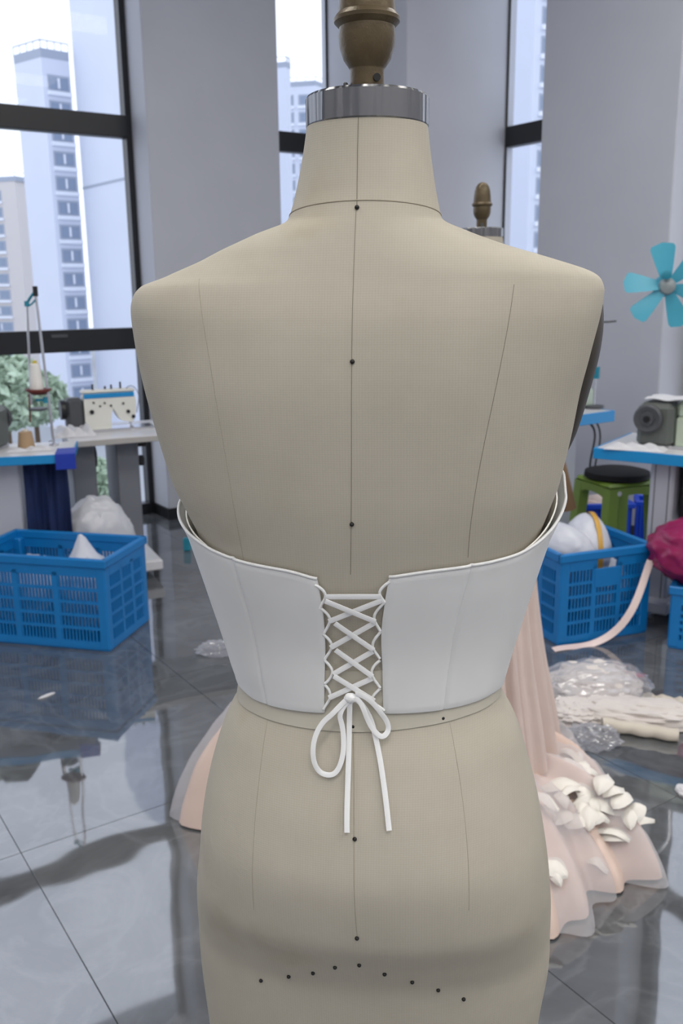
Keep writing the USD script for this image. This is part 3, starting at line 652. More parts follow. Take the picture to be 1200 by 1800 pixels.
lp = at_z(1105, 1218, .006)[None] * (1 - x[:, None]) + at_z(1215, 1234, .006)[None] * x[:, None]; lp[:, 2] += .004 * np.sin(x * 25)
tag(obj('lace_strip', sweep(lp, .022 , .0025, n=8, taper=1 + .2 * np.sin(x * 40)), 'ivory', None, 30), 'narrow ivory lace strip stretched on the floor to the right edge', 'lace strip')
t_, _ = floor_thing('clear_plastic_bag', 'empty crumpled clear plastic bag on the floor below the trimmings', 'plastic bag', 1038, 1306, heap(.085, .06, .04, 66, .35, 3.6), 'clear_plastic', 0, 'film', 15)
floor_thing('fabric_offcut', 'frayed white offcut on the floor between the gown and the trimmings', 'fabric scrap', 1012, 1262, heap(.09, .07, .04, 67, .3, 3.4), 'trim_white', 0)
floor_thing('fabric_scrap', 'tiny deep pink scrap on the floor in front of the right crate', 'fabric scrap', 1121, 1188, heap(.026, .014, .006, 68), 'pink_scrap', 0)
floor_thing('crumpled_film', 'small crumpled clear film on the floor left of the corset', 'plastic film', 384, 1147, heap(.075, .05, .03, 69, .4, 4.2), 'clear_plastic', 0, 'film', 15)
floor_thing('fabric_scrap', 'small sliver of white cloth on the floor below the left crate', 'fabric scrap', 82, 1224, heap(.032, .008, .004, 70), 'cloth_white', .9)
floor_thing('fabric_scrap', 'white scrap at the right edge of the floor, level with the gown hem', 'fabric scrap', 1201, 1393, heap(.02, .03, .012, 71), 'cloth_white', 0)
# ---------------------------------------------------------------- left: table at the window with a sewing machine
TZ = .72
FL, FR = at_z(88, 779, TZ), at_z(284, 764, TZ)
dT = FR - FL; dT /= np.linalg.norm(dT); aT = math.atan2(dT[1], dT[0]); oT = FL.copy(); oT[2] = 0; wT = 1.12; dp = .56
def loc(o, a, x, y, z=0):
    return np.array([o[0] + x * math.cos(a) - y * math.sin(a), o[1] + x * math.sin(a) + y * math.cos(a), z])
tb = thing('sewing_table', 'white sewing table standing under the left window', 'table', oT, aT)
top = obj('tabletop', rbox(.09, wT, 0, dp, TZ - .028, TZ, .004), 'table_white', tb)
obj('front_edge', rbox(.088, wT + .002, -.004, .004, TZ - .030, TZ - .002, .002), 'table_edge', tb)
def on_table_x(px, py, o, a, y=0.0):
    d_ = np.array([math.cos(a), math.sin(a), 0]); n_ = np.array([-math.sin(a), math.cos(a), 0])
    return at_line(px, py, o + n_ * y, d_)[0]
x0, x1 = on_table_x(206, 830, oT, aT, .12), on_table_x(246, 830, oT, aT, .12)
for xa, xb in ((x0, x1), (.11, .11 + (x1 - x0))):
    lg = obj('leg', rbox(xa, xb, .12, .40, .06, TZ - .028, .006), 'leg_dark', tb)
    obj('foot', rbox(xa - .03, xb + .05, -.05, .54, .045, .10, .008), 'table_white', lg)
    obj('caster', [cyl(.022, ((xa + xb) / 2 - .012, yy, .022), ((xa + xb) / 2 + .012, yy, .022), 14) for yy in (-.01, .50)], 'black_plastic', lg)
obj('motor', [cyl(.055, (x0 - .26, .24, TZ - .12), (x0 - .08, .24, TZ - .12), 24), rbox(x0 - .30, x0 - .26, .19, .29, TZ - .20, TZ - .03, .01)], 'dark_grey', tb, smooth=40)
obj('knee_bracket', rbox(x1 + .0, x1 + .05, .14, .2, TZ - .075, TZ - .035, .006), 'black_plastic', tb); obj('switch_box', rbox(x1 + .0, x1 + .03, .13, .17, TZ - .17, TZ - .12, .006), 'black_plastic', tb)
def sewing_machine(label, loc_, rot, L=.40, body='machine_white', stripe='blue_edge', motor='dark_grey', cover='machine_white'):
    s_ = thing('sewing_machine', label, 'sewing machine', loc_, rot, None)
    out = [(0, 0), (.165, 0), (.165, .06), (.172, .11), (.185, .145), (.200, .12), (.215, .085), (.235, .062), (.30, .05), (.318, .062), (.33, .10), (.338, .19), (.325, .232), (.30, .24), (.02, .245), (0, .23)]
    k = L / .40
    sh_ = extrude([(x * k, z * k) for x, z in out], .11 * k, 'y'); sh_.apply_translation([0, -.055 * k, 0])
    obj('arm', sh_, body, s_)
    obj('top_cover', rbox(-.01 * k, .335 * k, -.05 * k, .05 * k, .245 * k, .268 * k, .008), cover, s_)
    obj('stripe', rbox(.0 * k, .325 * k, -.060 * k, -.05 * k, .217 * k, .247 * k, .002), stripe, s_)
    obj('badge', rbox(.09 * k, .135 * k, -.0565 * k, -.0545 * k, .195 * k, .212 * k, .001), stripe, s_)
    mt_ = obj('motor_housing', rbox(-.115 * k, -.002, -.06 * k, .06 * k, .02 * k, .225 * k, .018), motor, s_)
    obj('hand_wheel', cyl(.065 * k, (-.145 * k, 0, .15 * k), (-.116 * k, 0, .15 * k), 28), 'black_plastic', mt_, smooth=40)
    obj('bed', rbox(-.02 * k, .45 * k, -.085 * k, .085 * k, .0, .012, .003), 'chrome', s_)
    for dx, dz, r in ((.045, .13, .014), (.10, .165, .006), (.13, .185, .006), (.17, .165, .007), (.28, .12, .012), (.312, .085, .012), (.25, .175, .007), (.06, .19, .006)):
        obj('dial', cyl(r * k, (dx * k, -.0545 * k, dz * k), (dx * k, -.0655 * k, dz * k), 16), 'black_plastic', s_, smooth=40)
    obj('needle_bar', [cyl(.004, (.295 * k, -.01, .012), (.295 * k, -.01, .055 * k), 10), cyl(.003, (.302 * k, -.02, .012), (.302 * k, -.02, .055 * k), 10)], 'chrome', s_)
    obj('presser_foot', rbox(.285 * k, .315 * k, -.04, .0, .012, .018, .002), 'chrome', s_)
    for dx, h_ in ((.07, .028), (.15, .016), (.19, .022), (.25, .034)):
        obj('thread_guide', cyl(.005, (dx * k, 0, .267 * k), (dx * k, 0, .267 * k + h_), 10), 'black_plastic', s_)
    cpts = spline([(.28 * k, -.03, .268 * k), (.315 * k, -.04, .285 * k), (.345 * k, -.055, .25 * k), (.347 * k, -.057, .18 * k), (.335 * k, -.05, .11 * k)], 40)
    obj('thread_wire', sweep(cpts, .0018, n=6), 'black_plastic', s_, smooth=True)
    return s_
mx0 = on_table_x(146, 720, oT, aT, .30); mx1 = on_table_x(224, 720, oT, aT, .30)
sewing_machine('white sewing machine with a blue stripe on the table under the left window', loc(oT, aT, mx0, .30, TZ), aT, .47 * (mx1 - mx0) / .338)
# white cloth lying on that table
def draped(px0, py0, px1, py1, depth, z, seed, h=.02):
    a_, b_ = at_z(px0, py0, z), at_z(px1, py1, z); u = b_ - a_; L = np.linalg.norm(u); u /= L; n_ = np.array([-u[1], u[0], 0])
    uu, vv = np.meshgrid(np.linspace(0, 1, 40), np.linspace(0, 1, 24), indexing='ij')
    P = a_ + (uu * L)[..., None] * u + (vv * depth * (1 + .12 * np.sin(uu * 9 + seed)))[..., None] * n_
    f_ = fbm(np.stack([uu * 5 + seed, vv * 4, 0 * uu], -1)); w = np.clip(np.minimum.reduce([uu, 1 - uu, vv, 1 - vv]) * 6, 0, 1)
    P[..., 2] = z + .002 + w * h * np.clip(.6 + .8 * f_ + .35 * np.sin(uu * 22 + vv * 6), 0, None)
    P2 = P.copy(); P2[..., 2] = z + .0012
    return slab(P2, P)
tag(obj('folded_cloth', draped(96, 772, 172, 767, .15, TZ, 1.0, .035), 'cloth_white', None, 40), 'rumpled white cloth on the white table left of the sewing machine', 'cloth')
tag(obj('paper_sheet', draped(232, 756, 262, 752, .14, TZ, 2.0, .006), 'cloth_white', None, 40), 'flat white sheet on the right end of the white sewing table', 'paper')
# bundle under a dust sheet below the table
bt = thing('covered_bundle', 'heap of garments under a grey plastic dust sheet below the white table', 'covered bundle', at_z(180, 1044, 0), .3)
m = crumple(.145, .13, .235, 81, .12, 1.8, floor=-.20); m.vertices[:, 2] += .201
obj('garments', m, 'bag_grey', bt, smooth=40)
m = crumple(.17, .15, .255, 82, .13, 2.6, floor=-.215); m.vertices[:, 2] += .217
obj('dust_sheet', m, 'dust_sheet', bt, smooth=25)
tag(obj('plastic_clip', rbox(-.02, .02, -.015, .015, 0, .075, .006).apply_translation(at_z(329, 968, 0)), 'teal', None), 'small teal plastic piece standing on the floor beside the left table foot', 'plastic piece')
# ---------------------------------------------------------------- left: blue edged table in the corner of the picture
BZ = .72
BR = at_z(126, 798, BZ); q = at_z(0, 804, BZ); dB = BR - q; dB /= np.linalg.norm(dB); aB = math.atan2(dB[1], dB[0]); wB = 1.1; oB = BR - dB * wB; oB[2] = 0
t2 = thing('sewing_table', 'white topped sewing table with a bright blue edge in the lower left corner', 'table', oB, aB)
obj('tabletop', rbox(0, wB, 0, .37, BZ - .035, BZ, .004), 'table_white', t2)
obj('edge_band', [rbox(-.004, wB + .004, -.006, .0, BZ - .038, BZ + .001, .002), rbox(wB, wB + .006, -.006, .37, BZ - .038, BZ + .001, .002)], 'blue_edge', t2)
lx = on_table_x(38, 870, oB, aB, .1)
for xa in (lx - .16, .06):
    lg = obj('leg', rbox(xa, xa + .16, .10, .33, .07, BZ - .035, .008), 'leg_grey', t2)
    obj('foot', rbox(xa - .02, xa + .18, .09, .36, .03, .09, .008), 'leg_grey', lg)
    obj('caster', [cyl(.022, (xa + .06, yy, .022), (xa + .09, yy, .022), 14) for yy in (.12, .32)], 'black_plastic', lg)
# navy cloth hung under its right half, and a bright blue cloth over the corner
x = np.linspace(lx + .015, wB - .03, 50); z = np.linspace(.24, BZ - .04, 20)
X, Zz = np.meshgrid(x, z, indexing='ij'); Y = .09 + .014 * np.sin(X * 60 + 2 * np.sin(Zz * 6)) + .008 * np.sin(X * 140)
P = np.stack([X, Y, Zz], -1); m = slab(P, P + [0, .003, 0]); nc = thing('hanging_cloth', 'dark navy cloth hanging below the blue edged table at the left', 'cloth', oB, aB); obj('cloth', m, 'navy_cloth', nc, smooth=40)
bcx0 = on_table_x(97, 805, oB, aB, -.01)
x = np.linspace(bcx0, wB + .015, 20); pr = np.array([(.14, BZ + .004), (.05, BZ + .004), (0, BZ + .004), (-.011, BZ + .001), (-.013, BZ - .02), (-.014, BZ - .065)])
P = np.stack([np.stack([np.full(len(pr), a), pr[:, 0] - .002 * np.sin(a * 50), pr[:, 1]], -1) for a in x]); nc = thing('blue_cloth', 'royal blue cloth folded over the right corner of the blue edged table', 'cloth', oB, aB)
obj('cloth', slab(P, P + [0, -.003, .002]), 'royal_cloth', nc, smooth=40)
# thread stand
sb = at_z(95, 783, BZ); sb_y = sb[1]
tz_ = lambda px, py: at_y(px, py, sb_y)
ts_ = thing('thread_stand', 'tall steel thread stand with two poles at the end of the left blue edged table', 'thread stand', (sb[0], sb[1], 0))
rel = lambda p: np.asarray(p) - np.array([sb[0], sb[1], 0])
pt = rel(tz_(62, 512)); p2b, p2t = rel(tz_(54, 700)), rel(tz_(47, 534))
obj('pole', cyl(.0065, (0, 0, BZ), pt, 14), 'chrome', ts_, smooth=40); obj('pole', cyl(.0055, (p2b[0], 0, p2b[2] - .03), p2t, 14), 'chrome', ts_, smooth=40)
obj('foot', cyl(.022, (0, 0, BZ), (0, 0, BZ + .012), 20), 'chrome', ts_, smooth=40)
top_ = obj('top_bracket', [sweep(spline([pt + [0, 0, .0], (pt + p2t) / 2 + [0, 0, .004], p2t], 12), .007, .006, n=8), sweep(spline([pt - [0, 0, .03], (pt + p2t) / 2 - [0, 0, .028], p2t - [0, 0, .012]], 12), .004, n=8), cyl(.011, p2t - [0, 0, .012], p2t + [0, 0, .012], 12)], 'teal', ts_, smooth=40)
obj('pole_cap', cyl(.011, pt - [0, 0, .022], pt + [0, 0, .022], 14), 'black_plastic', top_, smooth=40)
cc = rel(tz_(68, 688)); 
pl_ = obj('spool_tray', lathe([(0, cc[2] - .012), (.03, cc[2] - .014), (.056, cc[2] + .004), (.058, cc[2] + .012), (.055, cc[2] + .012), (.03, cc[2] - .004), (0, cc[2] - .003)], 32, (cc[0], cc[1], 0)), 'red_brown', ts_, smooth=40)
c2 = rel(tz_(64, 702)); obj('spool_tray', lathe([(0, c2[2] - .05), (.03, c2[2] - .052), (.042, c2[2] - .045), (.042, c2[2] - .04), (0, c2[2] - .044)], 32, (c2[0], c2[1] + .01, 0)), 'dark_grey', ts_, smooth=40)
jn = rel(tz_(80, 703)); obj('clamp', [cyl(.011, jn - [0, 0, .014], jn + [0, 0, .014], 14), rbox(jn[0] - .045, jn[0] + .005, -.008, .008, jn[2] - .006, jn[2] + .006, .002)], 'teal', ts_, smooth=40)
rp0, rp1 = rel(tz_(51, 692)), rel(tz_(53, 742)); obj('red_rod', cyl(.004, rp1, rp0, 10), 'red_brown', ts_)
def cone(name, label, p, r0, r1, h, m, tip=None):
    t_ = thing(name, label, 'thread cone', p, 0); obj('thread', lathe([(0, .004), (r0 * .9, .004), (r0, .012), (r0 * .97, h * .3), (r1, h * .93), (r1 * .8, h * .96), (0, h * .96)], 32), m, t_, smooth=40)
    obj('core', lathe([(0, 0), (r0 * .8, 0), (r0 * .8, .006), (r1 * .5, .006), (r1 * .45, h * 1.06), (r1 * .3, h * 1.07), (0, h * 1.07)], 24), tip or 'ivory', t_, smooth=40)
wb, wt = tz_(65, 683), tz_(64, 633)
cone('thread_cone', 'tall white thread cone with a yellow core on the thread stand', (wb[0], wb[1], cc[2] + .003), .030, .022, (wt - wb)[2], 'white_thread', 'yellow')
tc_ = at_z(47, 790, BZ); cone('thread_cone', 'tan thread cone standing on the left blue edged table', tc_, .037, .029, .085, 'tan_thread')
tag(obj('cloth_scraps', draped(8, 797, 96, 792, .10, BZ, 3.0, .012), 'cloth_white', None, 40), 'pale fabric scraps along the front of the left blue edged table', 'cloth scraps')
gm = at_z(-22, 789, BZ + .001)
def block_machine(label, loc_, rot):
    g = thing('overlock_machine', label, 'sewing machine', loc_, rot)
    obj('body', rbox(-.075, .075, -.10, .10, 0, .19, .022), 'machine_green', g, smooth=30)
    hw = obj('hand_wheel', lathe([(0, 0), (.055, 0), (.06, .006), (.06, .022), (.052, .028), (.03, .024), (.028, .034), (0, .034)], 36).apply_transform(trimesh.transformations.rotation_matrix(PI / 2, [1, 0, 0])).apply_translation([-.022, -.10, .125]), 'dark_grey', g, smooth=40)
    obj('hub', cyl(.014, (-.022, -.133, .125), (-.022, -.14, .125), 16), 'black_plastic', hw, smooth=40)
    obj('arm', rbox(.07, .34, -.05, .06, .12, .20, .02), 'machine_pale', g, smooth=30)
    obj('post', rbox(.07, .16, -.05, .06, 0, .13, .012), 'machine_pale', g, smooth=30)
    obj('bed', rbox(-.07, .36, -.09, .09, -.0, .012, .003), 'chrome', g)
    return g
g = block_machine('grey green machine body cut off by the left edge, on the blue edged table', gm, PI + aB * 0)
# ---------------------------------------------------------------- right: blue edged table, machine, fan
RT = at_z(1046, 792, TZ); q = at_z(1200, 806, TZ); dR2 = q - RT; dR2 /= np.linalg.norm(dR2); a2 = math.atan2(dR2[1], dR2[0]); oR = RT.copy(); oR[2] = 0
t3 = thing('sewing_table', 'blue edged sewing table on a pale leg at the right, before the green stool', 'table', oR, a2)
obj('tabletop', rbox(.0, 1.15, 0, .50, TZ - .03, TZ + .012, .004), 'table_white', t3)
obj('edge_band', [rbox(-.004, 1.154, -.007, .0, TZ - .034, TZ + .013, .002), rbox(-.007, 0, -.007, .50, TZ - .034, TZ + .013, .002)], 'blue_edge', t3)
xa, xb = on_table_x(1139, 880, oR, a2, .08), on_table_x(1182, 880, oR, a2, .08)
lg = obj('leg', rbox(xa, xb, .08, .36, .06, TZ - .03, .008), 'leg_grey', t3)
obj('leg_groove', [rbox(xa + .02, xa + .024, .077, .082, .06, TZ - .05, .0008), rbox(xb - .024, xb - .02, .077, .082, .06, TZ - .05, .0008)], 'leg_dark', lg)
obj('foot', rbox(xa - .03, xb + .03, .02, .46, .03, .085, .008), 'leg_grey', lg)
obj('caster', [cyl(.022, ((xa + xb) / 2 - .012, yy, .022), ((xa + xb) / 2 + .012, yy, .022), 14) for yy in (.04, .42)], 'chrome', lg)
lg = obj('leg', rbox(1.0, 1.1, .08, .36, .06, TZ - .03, .008), 'leg_grey', t3); obj('foot', rbox(.98, 1.12, -.02, .46, .0, .085, .008), 'leg_grey', lg)
obj('treadle', rbox(xb + .02, .98, .15, .40, .10, .14, .006), 'black_plastic', t3)
obj('drive_box', rbox(xb + .015, xb + .30, .12, .42, .42, TZ - .031, .01), 'black_plastic', t3)
mg = at_z(1163, 786, TZ + .012); mg = loc(oR, a2, on_table_x(1161, 740, oR, a2, .22), .22, TZ + .0125)
block_machine('grey green sewing machine with a round hand wheel on the right blue edged table', mg, a2)
def cover_cloth(o, a, x0, x1, y0, y1, z, drop, seed):
    uu, vv = np.meshgrid(np.linspace(0, 1, 30), np.linspace(0, 1, 20), indexing='ij')
    P = np.stack([x0 + (x1 - x0) * uu, y0 + (y1 - y0) * vv, z + .004 + .008 * np.abs(fbm(np.stack([uu * 4 + seed, vv * 4, 0 * uu], -1))) + .003 * np.sin(uu * 20)], -1)
    e = np.clip((.16 - vv) / .16, 0, 1); P[..., 2] -= drop * e ** 2
    return slab(P, P + [0, 0, .003])
ct = thing('cover_cloth', 'white cloth thrown over the machine at the right edge', 'cloth', mg, a2)
obj('cloth', cover_cloth(None, 0, -.05, .34, -.085, .09, .197, .0, 1.0), 'cloth_white', ct, smooth=40)
tag(obj('paper_stack', draped(1060, 790, 1168, 797, .10, TZ + .012, 5.0, .018), 'cloth_white', None, 35), 'white fabric pieces on the front of the right blue edged table', 'cloth')
# fan
fc = at_y(1172, 503, mg[1] + .02)
fan = thing('fan', 'turquoise bladed fan without a cage above the right sewing machine', 'fan', fc, -.15)
kf = 1.0
for k, a in enumerate(np.radians([100, 174, 226, 292, 345, 45])):
    L = .150; uu, vv = np.meshgrid(np.linspace(0, 1, 14), np.linspace(-1, 1, 7), indexing='ij')
    r_ = .030 + uu * L; hw_ = (.018 + .030 * uu ** .8) * np.sqrt(np.clip(1 - np.clip((uu - .78) / .22, 0, 1) ** 2.5, 0, 1)) * (1.25 if k == 0 else 1)
    X = r_; Yv = vv * hw_; tw_ = .38 - .2 * uu
    P = np.stack([X * math.cos(a) - Yv * np.cos(tw_) * math.sin(a), -Yv * np.sin(tw_) * 1.0, X * math.sin(a) + Yv * np.cos(tw_) * math.cos(a)], -1)
    obj('blade', slab(P, P + [0, .002, 0]), 'fan_blue', fan, smooth=40)
rx90 = trimesh.transformations.rotation_matrix(PI / 2, [1, 0, 0])
obj('hub', lathe([(0, -.02), (.034, -.02), (.036, .0), (.030, .022), (.015, .03), (0, .031)], 32).apply_transform(rx90), 'fan_clear', fan, smooth=40)
obj('motor', lathe([(0, -.12), (.03, -.12), (.044, -.10), (.044, -.04), (.03, -.022), (0, -.021)], 32).apply_transform(rx90), 'fan_blue', fan, smooth=40)
ang_t = np.array([.20, .07, TZ + .012 - fc[2]])
obj('arm', sweep(spline([(0, .07, -.02), (.08, .08, -.03), (.17, .08, -.10), (.20, .07, -.3), ang_t], 50), .008, n=10), 'chrome', fan, smooth=True)
obj('speed_knob', lathe([(0, 0), (.018, 0), (.018, .02), (0, .024)], 20).apply_transform(rx90).apply_translation([-.012, -.028, .045]), 'teal', fan, smooth=40)
obj('clamp_foot', cyl(.035, ang_t, ang_t + [0, 0, .015], 24), 'black_plastic', fan, smooth=40)
# stool
sc_ = at_z(1084, 836, .50); stl = thing('stool', 'lime green plastic stool with a black cushion top beside the right table', 'stool', (sc_[0], sc_[1], 0), .35)
sd = (at_z(1136, 836, .50) - at_z(1030, 836, .50)); sw = float(np.linalg.norm(sd)) / 2 * .98
obj('seat', rbox(-sw, sw, -sw, sw, .465, .49, .012), 'stool_green', stl)
w_ = sw
for k in range(4):
    c, s_ = math.cos(k * PI / 2), math.sin(k * PI / 2)
    arch = [(-w_, .34), (-w_, .47), (w_, .47), (w_, .34), (w_ * .72, .34)] + [(w_ * .72 * math.cos(q), .405 + .03 * math.sin(q)) for q in np.linspace(0, PI, 12)] + [(-w_ * .72, .34)]
    m = extrude(arch, .012, 'y'); m.apply_translation([0, -w_, 0]); m.apply_transform(trimesh.transformations.rotation_matrix(k * PI / 2, [0, 0, 1]))
    obj('apron', m, 'stool_green', stl)
    x, y = (1 if k in (0, 3) else -1), (1 if k in (0, 1) else -1)
    lgm = trimesh.convex.convex_hull(np.array([(x * (w_ - d1_ * .055) + x * e, y * (w_ - d2_ * .055) + y * e, zz) for zz, e in ((0.0, .028), (.47, 0)) for d1_ in (0, 1) for d2_ in (0, 1)]))
    obj('leg', lgm, 'stool_green', stl)
cu = lathe([(0, .49), (sw * 1.0, .49), (sw * 1.1, .50), (sw * 1.08, .524), (sw * .8, .534), (0, .536)], 40); obj('cushion', cu, 'cushion_black', stl, smooth=40)
obj('sticker', cyl(.012, (-w_ * .62, -w_ - .001, .445), (-w_ * .62, -w_ - .003, .445), 16), 'cloth_white', stl)
# dark blue bins behind the stool
def bin_(label, px0, py0, px1, py1, h, d, ztop):
    a_ = at_z(px0, py0, ztop); b_ = at_z(px1, py1, ztop); u = b_ - a_; L = float(np.linalg.norm(u)); an_ = math.atan2(u[1], u[0])
    b = thing('storage_bin', label, 'bin', (a_[0], a_[1], 0), an_, 'royal blue bins behind the stool')
    th_ = .012
    for q in (rbox(0, L, 0, th_, .01, h, .003), rbox(0, L, d - th_, d, .01, h, .003), rbox(0, th_, 0, d, .01, h, .003), rbox(L - th_, L, 0, d, .01, h, .003)):
        obj('side_wall', q, 'bin_blue', b)
    obj('base', rbox(0, L, 0, d, 0, .014, .003), 'bin_blue', b)
    obj('rim', [rbox(-.012, L + .012, -.014, 0, h - .03, h, .004), rbox(-.012, L + .012, d, d + .014, h - .03, h, .004), rbox(-.014, 0, 0, d, h - .03, h, .004), rbox(L, L + .014, 0, d, h - .03, h, .004)], 'bin_blue', b)
    obj('rib', [rbox(a - .008, a + .008, -.012, 0, .02, h - .03, .002) for a in np.linspace(.06, L - .06, 4)], 'bin_blue', b)
    return a_, an_, L
a_, an_, L_ = bin_('royal blue bin of cloth scraps behind the stool legs', 968, 888, 1112, 884, .27, .16, .27)
t_ = thing('cloth_heap', 'pale cloth scraps heaped in the royal blue bin behind the stool', 'cloth scraps', loc(a_, an_, L_ * .62, .10, .215), an_); obj('cloth', crumple(.14, .075, .075, 91, .2, 3), 'tulle', t_, smooth=30)
bin_('narrow royal blue bin seen between the stool and the pale table leg', 1120, 880, 1142, 881, .27, .15, .27)
# far table on the right, half hidden by the front form
e0, e1 = at_z(1022, 729, .78), at_z(1078, 722, .78); u = e1 - e0; af = math.atan2(u[1], u[0]); of = e1 - u / np.linalg.norm(u) * .9; of[2] = 0
t4 = thing('work_table', 'blue edged work table against the right pier, half hidden behind the front dress form', 'table', of, af)
obj('tabletop', rbox(0, .9, 0, .45, .74, .78, .004), 'table_white', t4)
obj('edge_band', [rbox(-.003, .904, -.006, 0, .725, .782, .002), rbox(.9, .906, -.006, .45, .725, .782, .002)], 'blue_edge', t4)
lx0 = on_table_x(992, 830, of, af, .08); lx1 = on_table_x(1011, 830, of, af, .08)
for xa in (lx1 - .12, .04):
    lg = obj('leg', rbox(xa, xa + .12, .08, .34, .04, .74, .006), 'leg_grey', t4); obj('foot', rbox(xa - .02, xa + .14, .0, .44, .0, .05, .006), 'leg_grey', lg)
cb = spline([(lx1 + .01, .04, .735), (lx1 + .05, .02, .70), (lx1 + .045, .02, .55), (lx1 + .06, .03, .44), (lx1 + .075, .03, .40)], 40); cb2 = spline([(lx1 + .08, .04, .735), (lx1 + .10, .02, .68), (lx1 + .09, .02, .55), (lx1 + .11, .03, .42)], 40)
obj('cord', [sweep(cb, .006, n=8), sweep(cb2, .005, n=8)], 'cord_dark', t4, smooth=True)
# a thin thread stand on that far table
fs = loc(of, af, .80, .2, 0); fsx = at_y(1047, 655, fs[1])
ft = thing('thread_stand', 'thin thread stand with a blue clamp on the far table beside the front form', 'thread stand', (fsx[0], fs[1], 0), 0)
zt_ = at_y(1060, 566, fs[1])
obj('pole', cyl(.005, (0, 0, .78), (0, 0, zt_[2] + .02), 12), 'chrome', ft, smooth=40)
obj('clamp', cyl(.02, (0, 0, fsx[2] - .03), (0, 0, fsx[2] + .03), 14), 'teal', ft, smooth=40)
obj('hook', sweep(np.array([(0, 0, zt_[2]), (.05, 0, zt_[2]), (.09, 0, zt_[2] + .004)]), .005, n=8), 'dark_grey', ft)
obj('foot', cyl(.05, (0, 0, .78), (0, 0, .795), 20), 'dark_grey', ft, smooth=40)
fm = at_y(1038, 700, fs[1] + .05); mm_ = thing('machine_box', 'small hazy grey machine on the far table behind the front dress form', 'machine', (fm[0] - .05, fs[1] + .06, .78), af)
obj('body', rbox(-.09, .05, -.05, .05, .0, .10, .012), 'machine_pale', mm_); obj('knob', cyl(.02, (-.05, -.051, .06), (-.05, -.065, .06), 16), 'dark_grey', mm_, smooth=40)
# brown paper roll leaning by that table
p0, p1 = at_y(975, 790, 4.25), at_y(1000, 895, 4.25)
tag(obj('cardboard_tube', sweep(np.array([p0, p1]), .035, n=20), 'cardboard', None, 40), 'brown cardboard tube leaning right of the front form above the crates', 'cardboard tube')
# ---------------------------------------------------------------- the city outside
GZ = -14.0
struct('ground_outside', box(-160, 260, 9, 420, GZ - .2, GZ), 'road')
def dir2(a): return np.array([math.sin(a), math.cos(a), 0])
def tower(label, C, al, ar, wl, wr, ztop, floors=None, fz=3.0, bay=None, wall='hazy_tower_white', name='apartment_tower', left_bay=None, seed=0):
    """C: near corner; faces run from it to the left-away (al) and right-away (ar); bay = (start, width) of the window column on a face"""
    t = thing(name, label, 'building', (C[0], C[1], 0), 0)
    L, R = dir2(al), dir2(ar)
    base = np.array([[0, 0, 0], L * wl, L * wl + R * wr, R * wr]); v = np.vstack([base + [0, 0, GZ], base + [0, 0, ztop]])
    obj('wall', trimesh.convex.convex_hull(v), wall, t)
    par = base * 1.0; v = np.vstack([par + [0, 0, ztop], par + [0, 0, ztop + .9]])
    obj('parapet', trimesh.convex.convex_hull(v - (v.mean(0) - [0, 0, v[:, 2].mean()]) * [.01, .01, 0]), 'hazy_tower_grey', t)
    obj('roof_rail', [sweep(np.array([base[a] * .99 + [0, 0, ztop + 1.7], base[b] * .99 + [0, 0, ztop + 1.7]]), .05, n=4) for a, b in ((0, 1), (0, 3))] +
        [cyl(.05, base[a] * (1 - q) * .99 + base[b] * q * .99 + [0, 0, ztop + .8], base[a] * (1 - q) * .99 + base[b] * q * .99 + [0, 0, ztop + 1.7], 4) for a, b in ((0, 1), (0, 3)) for q in np.linspace(0, 1, 5)], 'hazy_tower_grey', t)
    def fbox(D, u0, u1, z0, z1, d0, d1):
        n = np.array([D[1], -D[0], 0]);  n = n if n @ (base.mean(0)) < 0 else -n
        P = [D * u + n * d + [0, 0, z] for u in (u0, u1) for d in (d0, d1) for z in (z0, z1)]
        return trimesh.convex.convex_hull(np.array(P))
    for D, bays in ((R, bay), (L, left_bay)):
        for (u, w, npan) in bays or []:
            z = ztop - 1.6
            while z > GZ + 3 and (ztop - z) < (floors or 14) * fz:
                wn = obj('window', fbox(D, u, u + w, z - fz * .62, z, .0, .06), 'hazy_tower_grey', t)
                pw = w / npan
                obj('pane', [fbox(D, u + pw * (k + .14), u + pw * (k + .86), z - fz * .55, z - fz * .08, .05, .10) for k in range(npan)], 'hazy_tower_glass', wn)
                if npan > 1:
                    obj('sash', [fbox(D, u + pw * k - .12, u + pw * k + .12, z - fz * .5, z - fz * .12, .05, .14) for k in range(1, npan)], 'hazy_tower_sash', wn)
                obj('sill', fbox(D, u - .1, u + w + .1, z - fz * .80, z - fz * .64, .0, .35), 'hazy_tower_sash', t)
                z -= fz
    return t
def corner_at(px, y): return at_y(px, 513, y)
Cn = corner_at(106, 105.0)
def face_len(C, D, px):
    s, _ = at_line(px, 513, C, D); return s
al, ar = math.radians(-52), math.radians(48)
ztA = at_y(70, 100, 105.0)[2]
wl = face_len(Cn, dir2(al), 60); wr = face_len(Cn, dir2(ar), 152)
tower('white apartment tower with one column of windows, filling the left window', Cn, al, ar, wl, wr, ztA, 18, 2.55, bay=[(.5, wr - .7, 2)])
Cb = Cn + dir2(ar) * (wr + .5)
tb_ = thing('tower_wing', 'taller blank white tower wing right of the window column, behind the left window', 'building', (Cb[0], Cb[1], 0))
R_, N_ = -dir2(math.radians(-38)), dir2(math.radians(52))
v = np.array([R_ * a + N_ * b + [0, 0, z] for a in (.0, 17) for b in (0.0, 10) for z in (GZ, 62)]); obj('wall', trimesh.convex.convex_hull(v), 'hazy_tower_white', tb_)
zj = at_y(175, 327, Cb[1] - 2)[2]
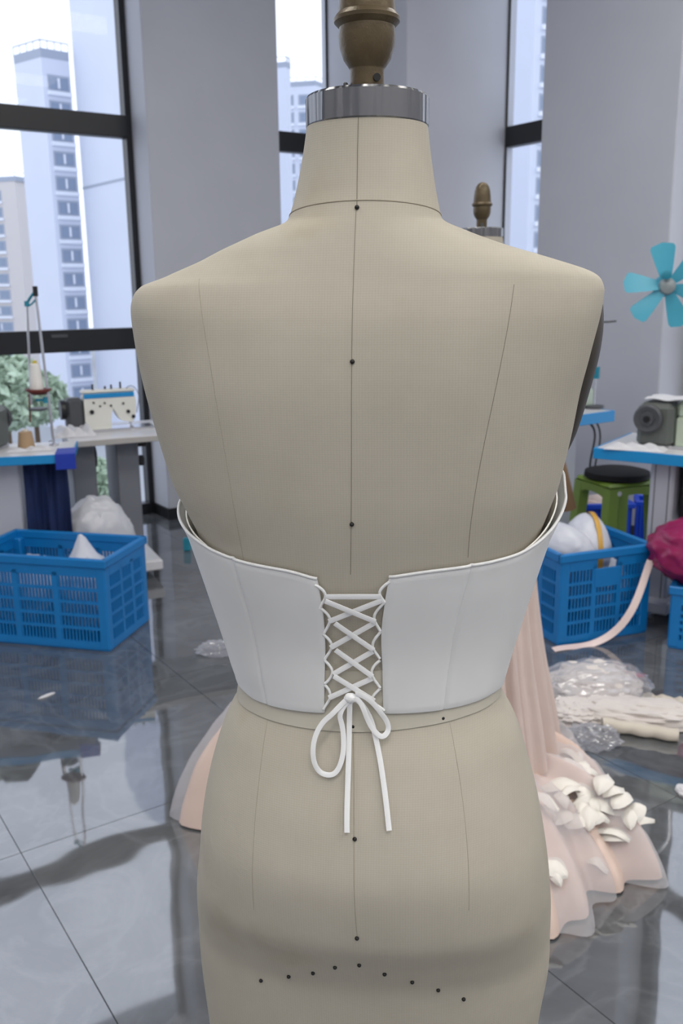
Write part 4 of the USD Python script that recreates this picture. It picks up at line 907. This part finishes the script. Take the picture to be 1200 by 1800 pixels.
v = np.array([R_ * a + N_ * b + [0, 0, zz] for a in (.0, 17) for b in (-.05, 0) for zz in (zj - .12, zj + .12)]); obj('joint', trimesh.convex.convex_hull(v), 'hazy_tower_grey', tb_)
C2 = corner_at(44, 190.0); z2 = at_y(30, 318, 190)[2]
tower('distant hazy beige apartment block with rows of windows at the far left edge', C2, math.radians(-72), math.radians(20), 60, 20, z2, 16, 3.2, left_bay=[(3.5, 8.5, 3), (16, 8.5, 3), (28, 8, 3)], wall='hazy_tower_tan')
# middle window
C3b = corner_at(512, 170.0); z3 = at_y(500, 118, 170)[2]
tower('slim tower tinted pale blue by painted haze in the middle window', C3b, math.radians(-70), math.radians(25), 12, 1.5, z3, 14, 3.3, left_bay=[(2.5, 7, 2)], wall='hazy_tower_white')
C4 = corner_at(560, 200.0); z4 = at_y(540, 150, 200)[2]
tower('wide block painted pale with haze with stacked windows in the middle window', C4, math.radians(-78), math.radians(30), 8.0, 16, z4, 14, 3.3, left_bay=[(1.0, 2.6, 1), (4.6, 2.6, 1)], bay=[(1.5, 4, 2)], wall='hazy_tower_white')
# right window
C5 = corner_at(922, 115.0); z5 = at_y(915, 236, 115)[2]
tower('hazy pale blank edged tower with a window column in the right window', C5, math.radians(-40), math.radians(70), 4, 16, z5 + 34, 22, 3.1, bay=[(1.0, 3.4, 2), (7, 3.4, 2)], wall='hazy_tower_white')
# trees below the left window, and a road
for k, (px, py, y, r, lb) in enumerate([(8, 690, 46, 1.5, 'hazy pale green tree outside the left window, at the left edge of the picture'), (60, 700, 52, 1.3, 'small hazy pale green tree outside, behind the thread stand'), (150, 850, 30, .8, 'low green shrub outside below the white sewing table')]):
    c = at_y(px, py, y); t = thing('tree', lb, 'tree', (c[0], c[1], GZ), 0, 'trees outside the left window'); hgt = c[2] - GZ
    rs = np.random.RandomState(100 + k); n = 3500
    d_ = rs.normal(size=(n, 3)); d_ /= np.linalg.norm(d_, axis=1, keepdims=True)
    lump = 1 + .45 * fbm(d_ * 2.2 + k * 5)
    C_ = d_ * (r * rs.uniform(.55, 1, n) ** .5 * lump)[:, None] * [1.15, 1.15, 1.0] + [0, 0, hgt]
    e1_, e2_ = rs.normal(size=(n, 3)) * .085 * r, rs.normal(size=(n, 3)) * .085 * r
    v = np.stack([C_ - e1_, C_ + e2_, C_ + e1_, C_ - e2_], 1).reshape(-1, 3); q_ = np.arange(n)[:, None] * 4
    tag(obj('foliage', (v, np.hstack([q_, q_ + 1, q_ + 2, q_ + 3])), 'hazed_leaf', t), kind='stuff'); obj('trunk', cyl(.25, (0, 0, 0), (0, 0, hgt), 10, .12), 'bark', t)
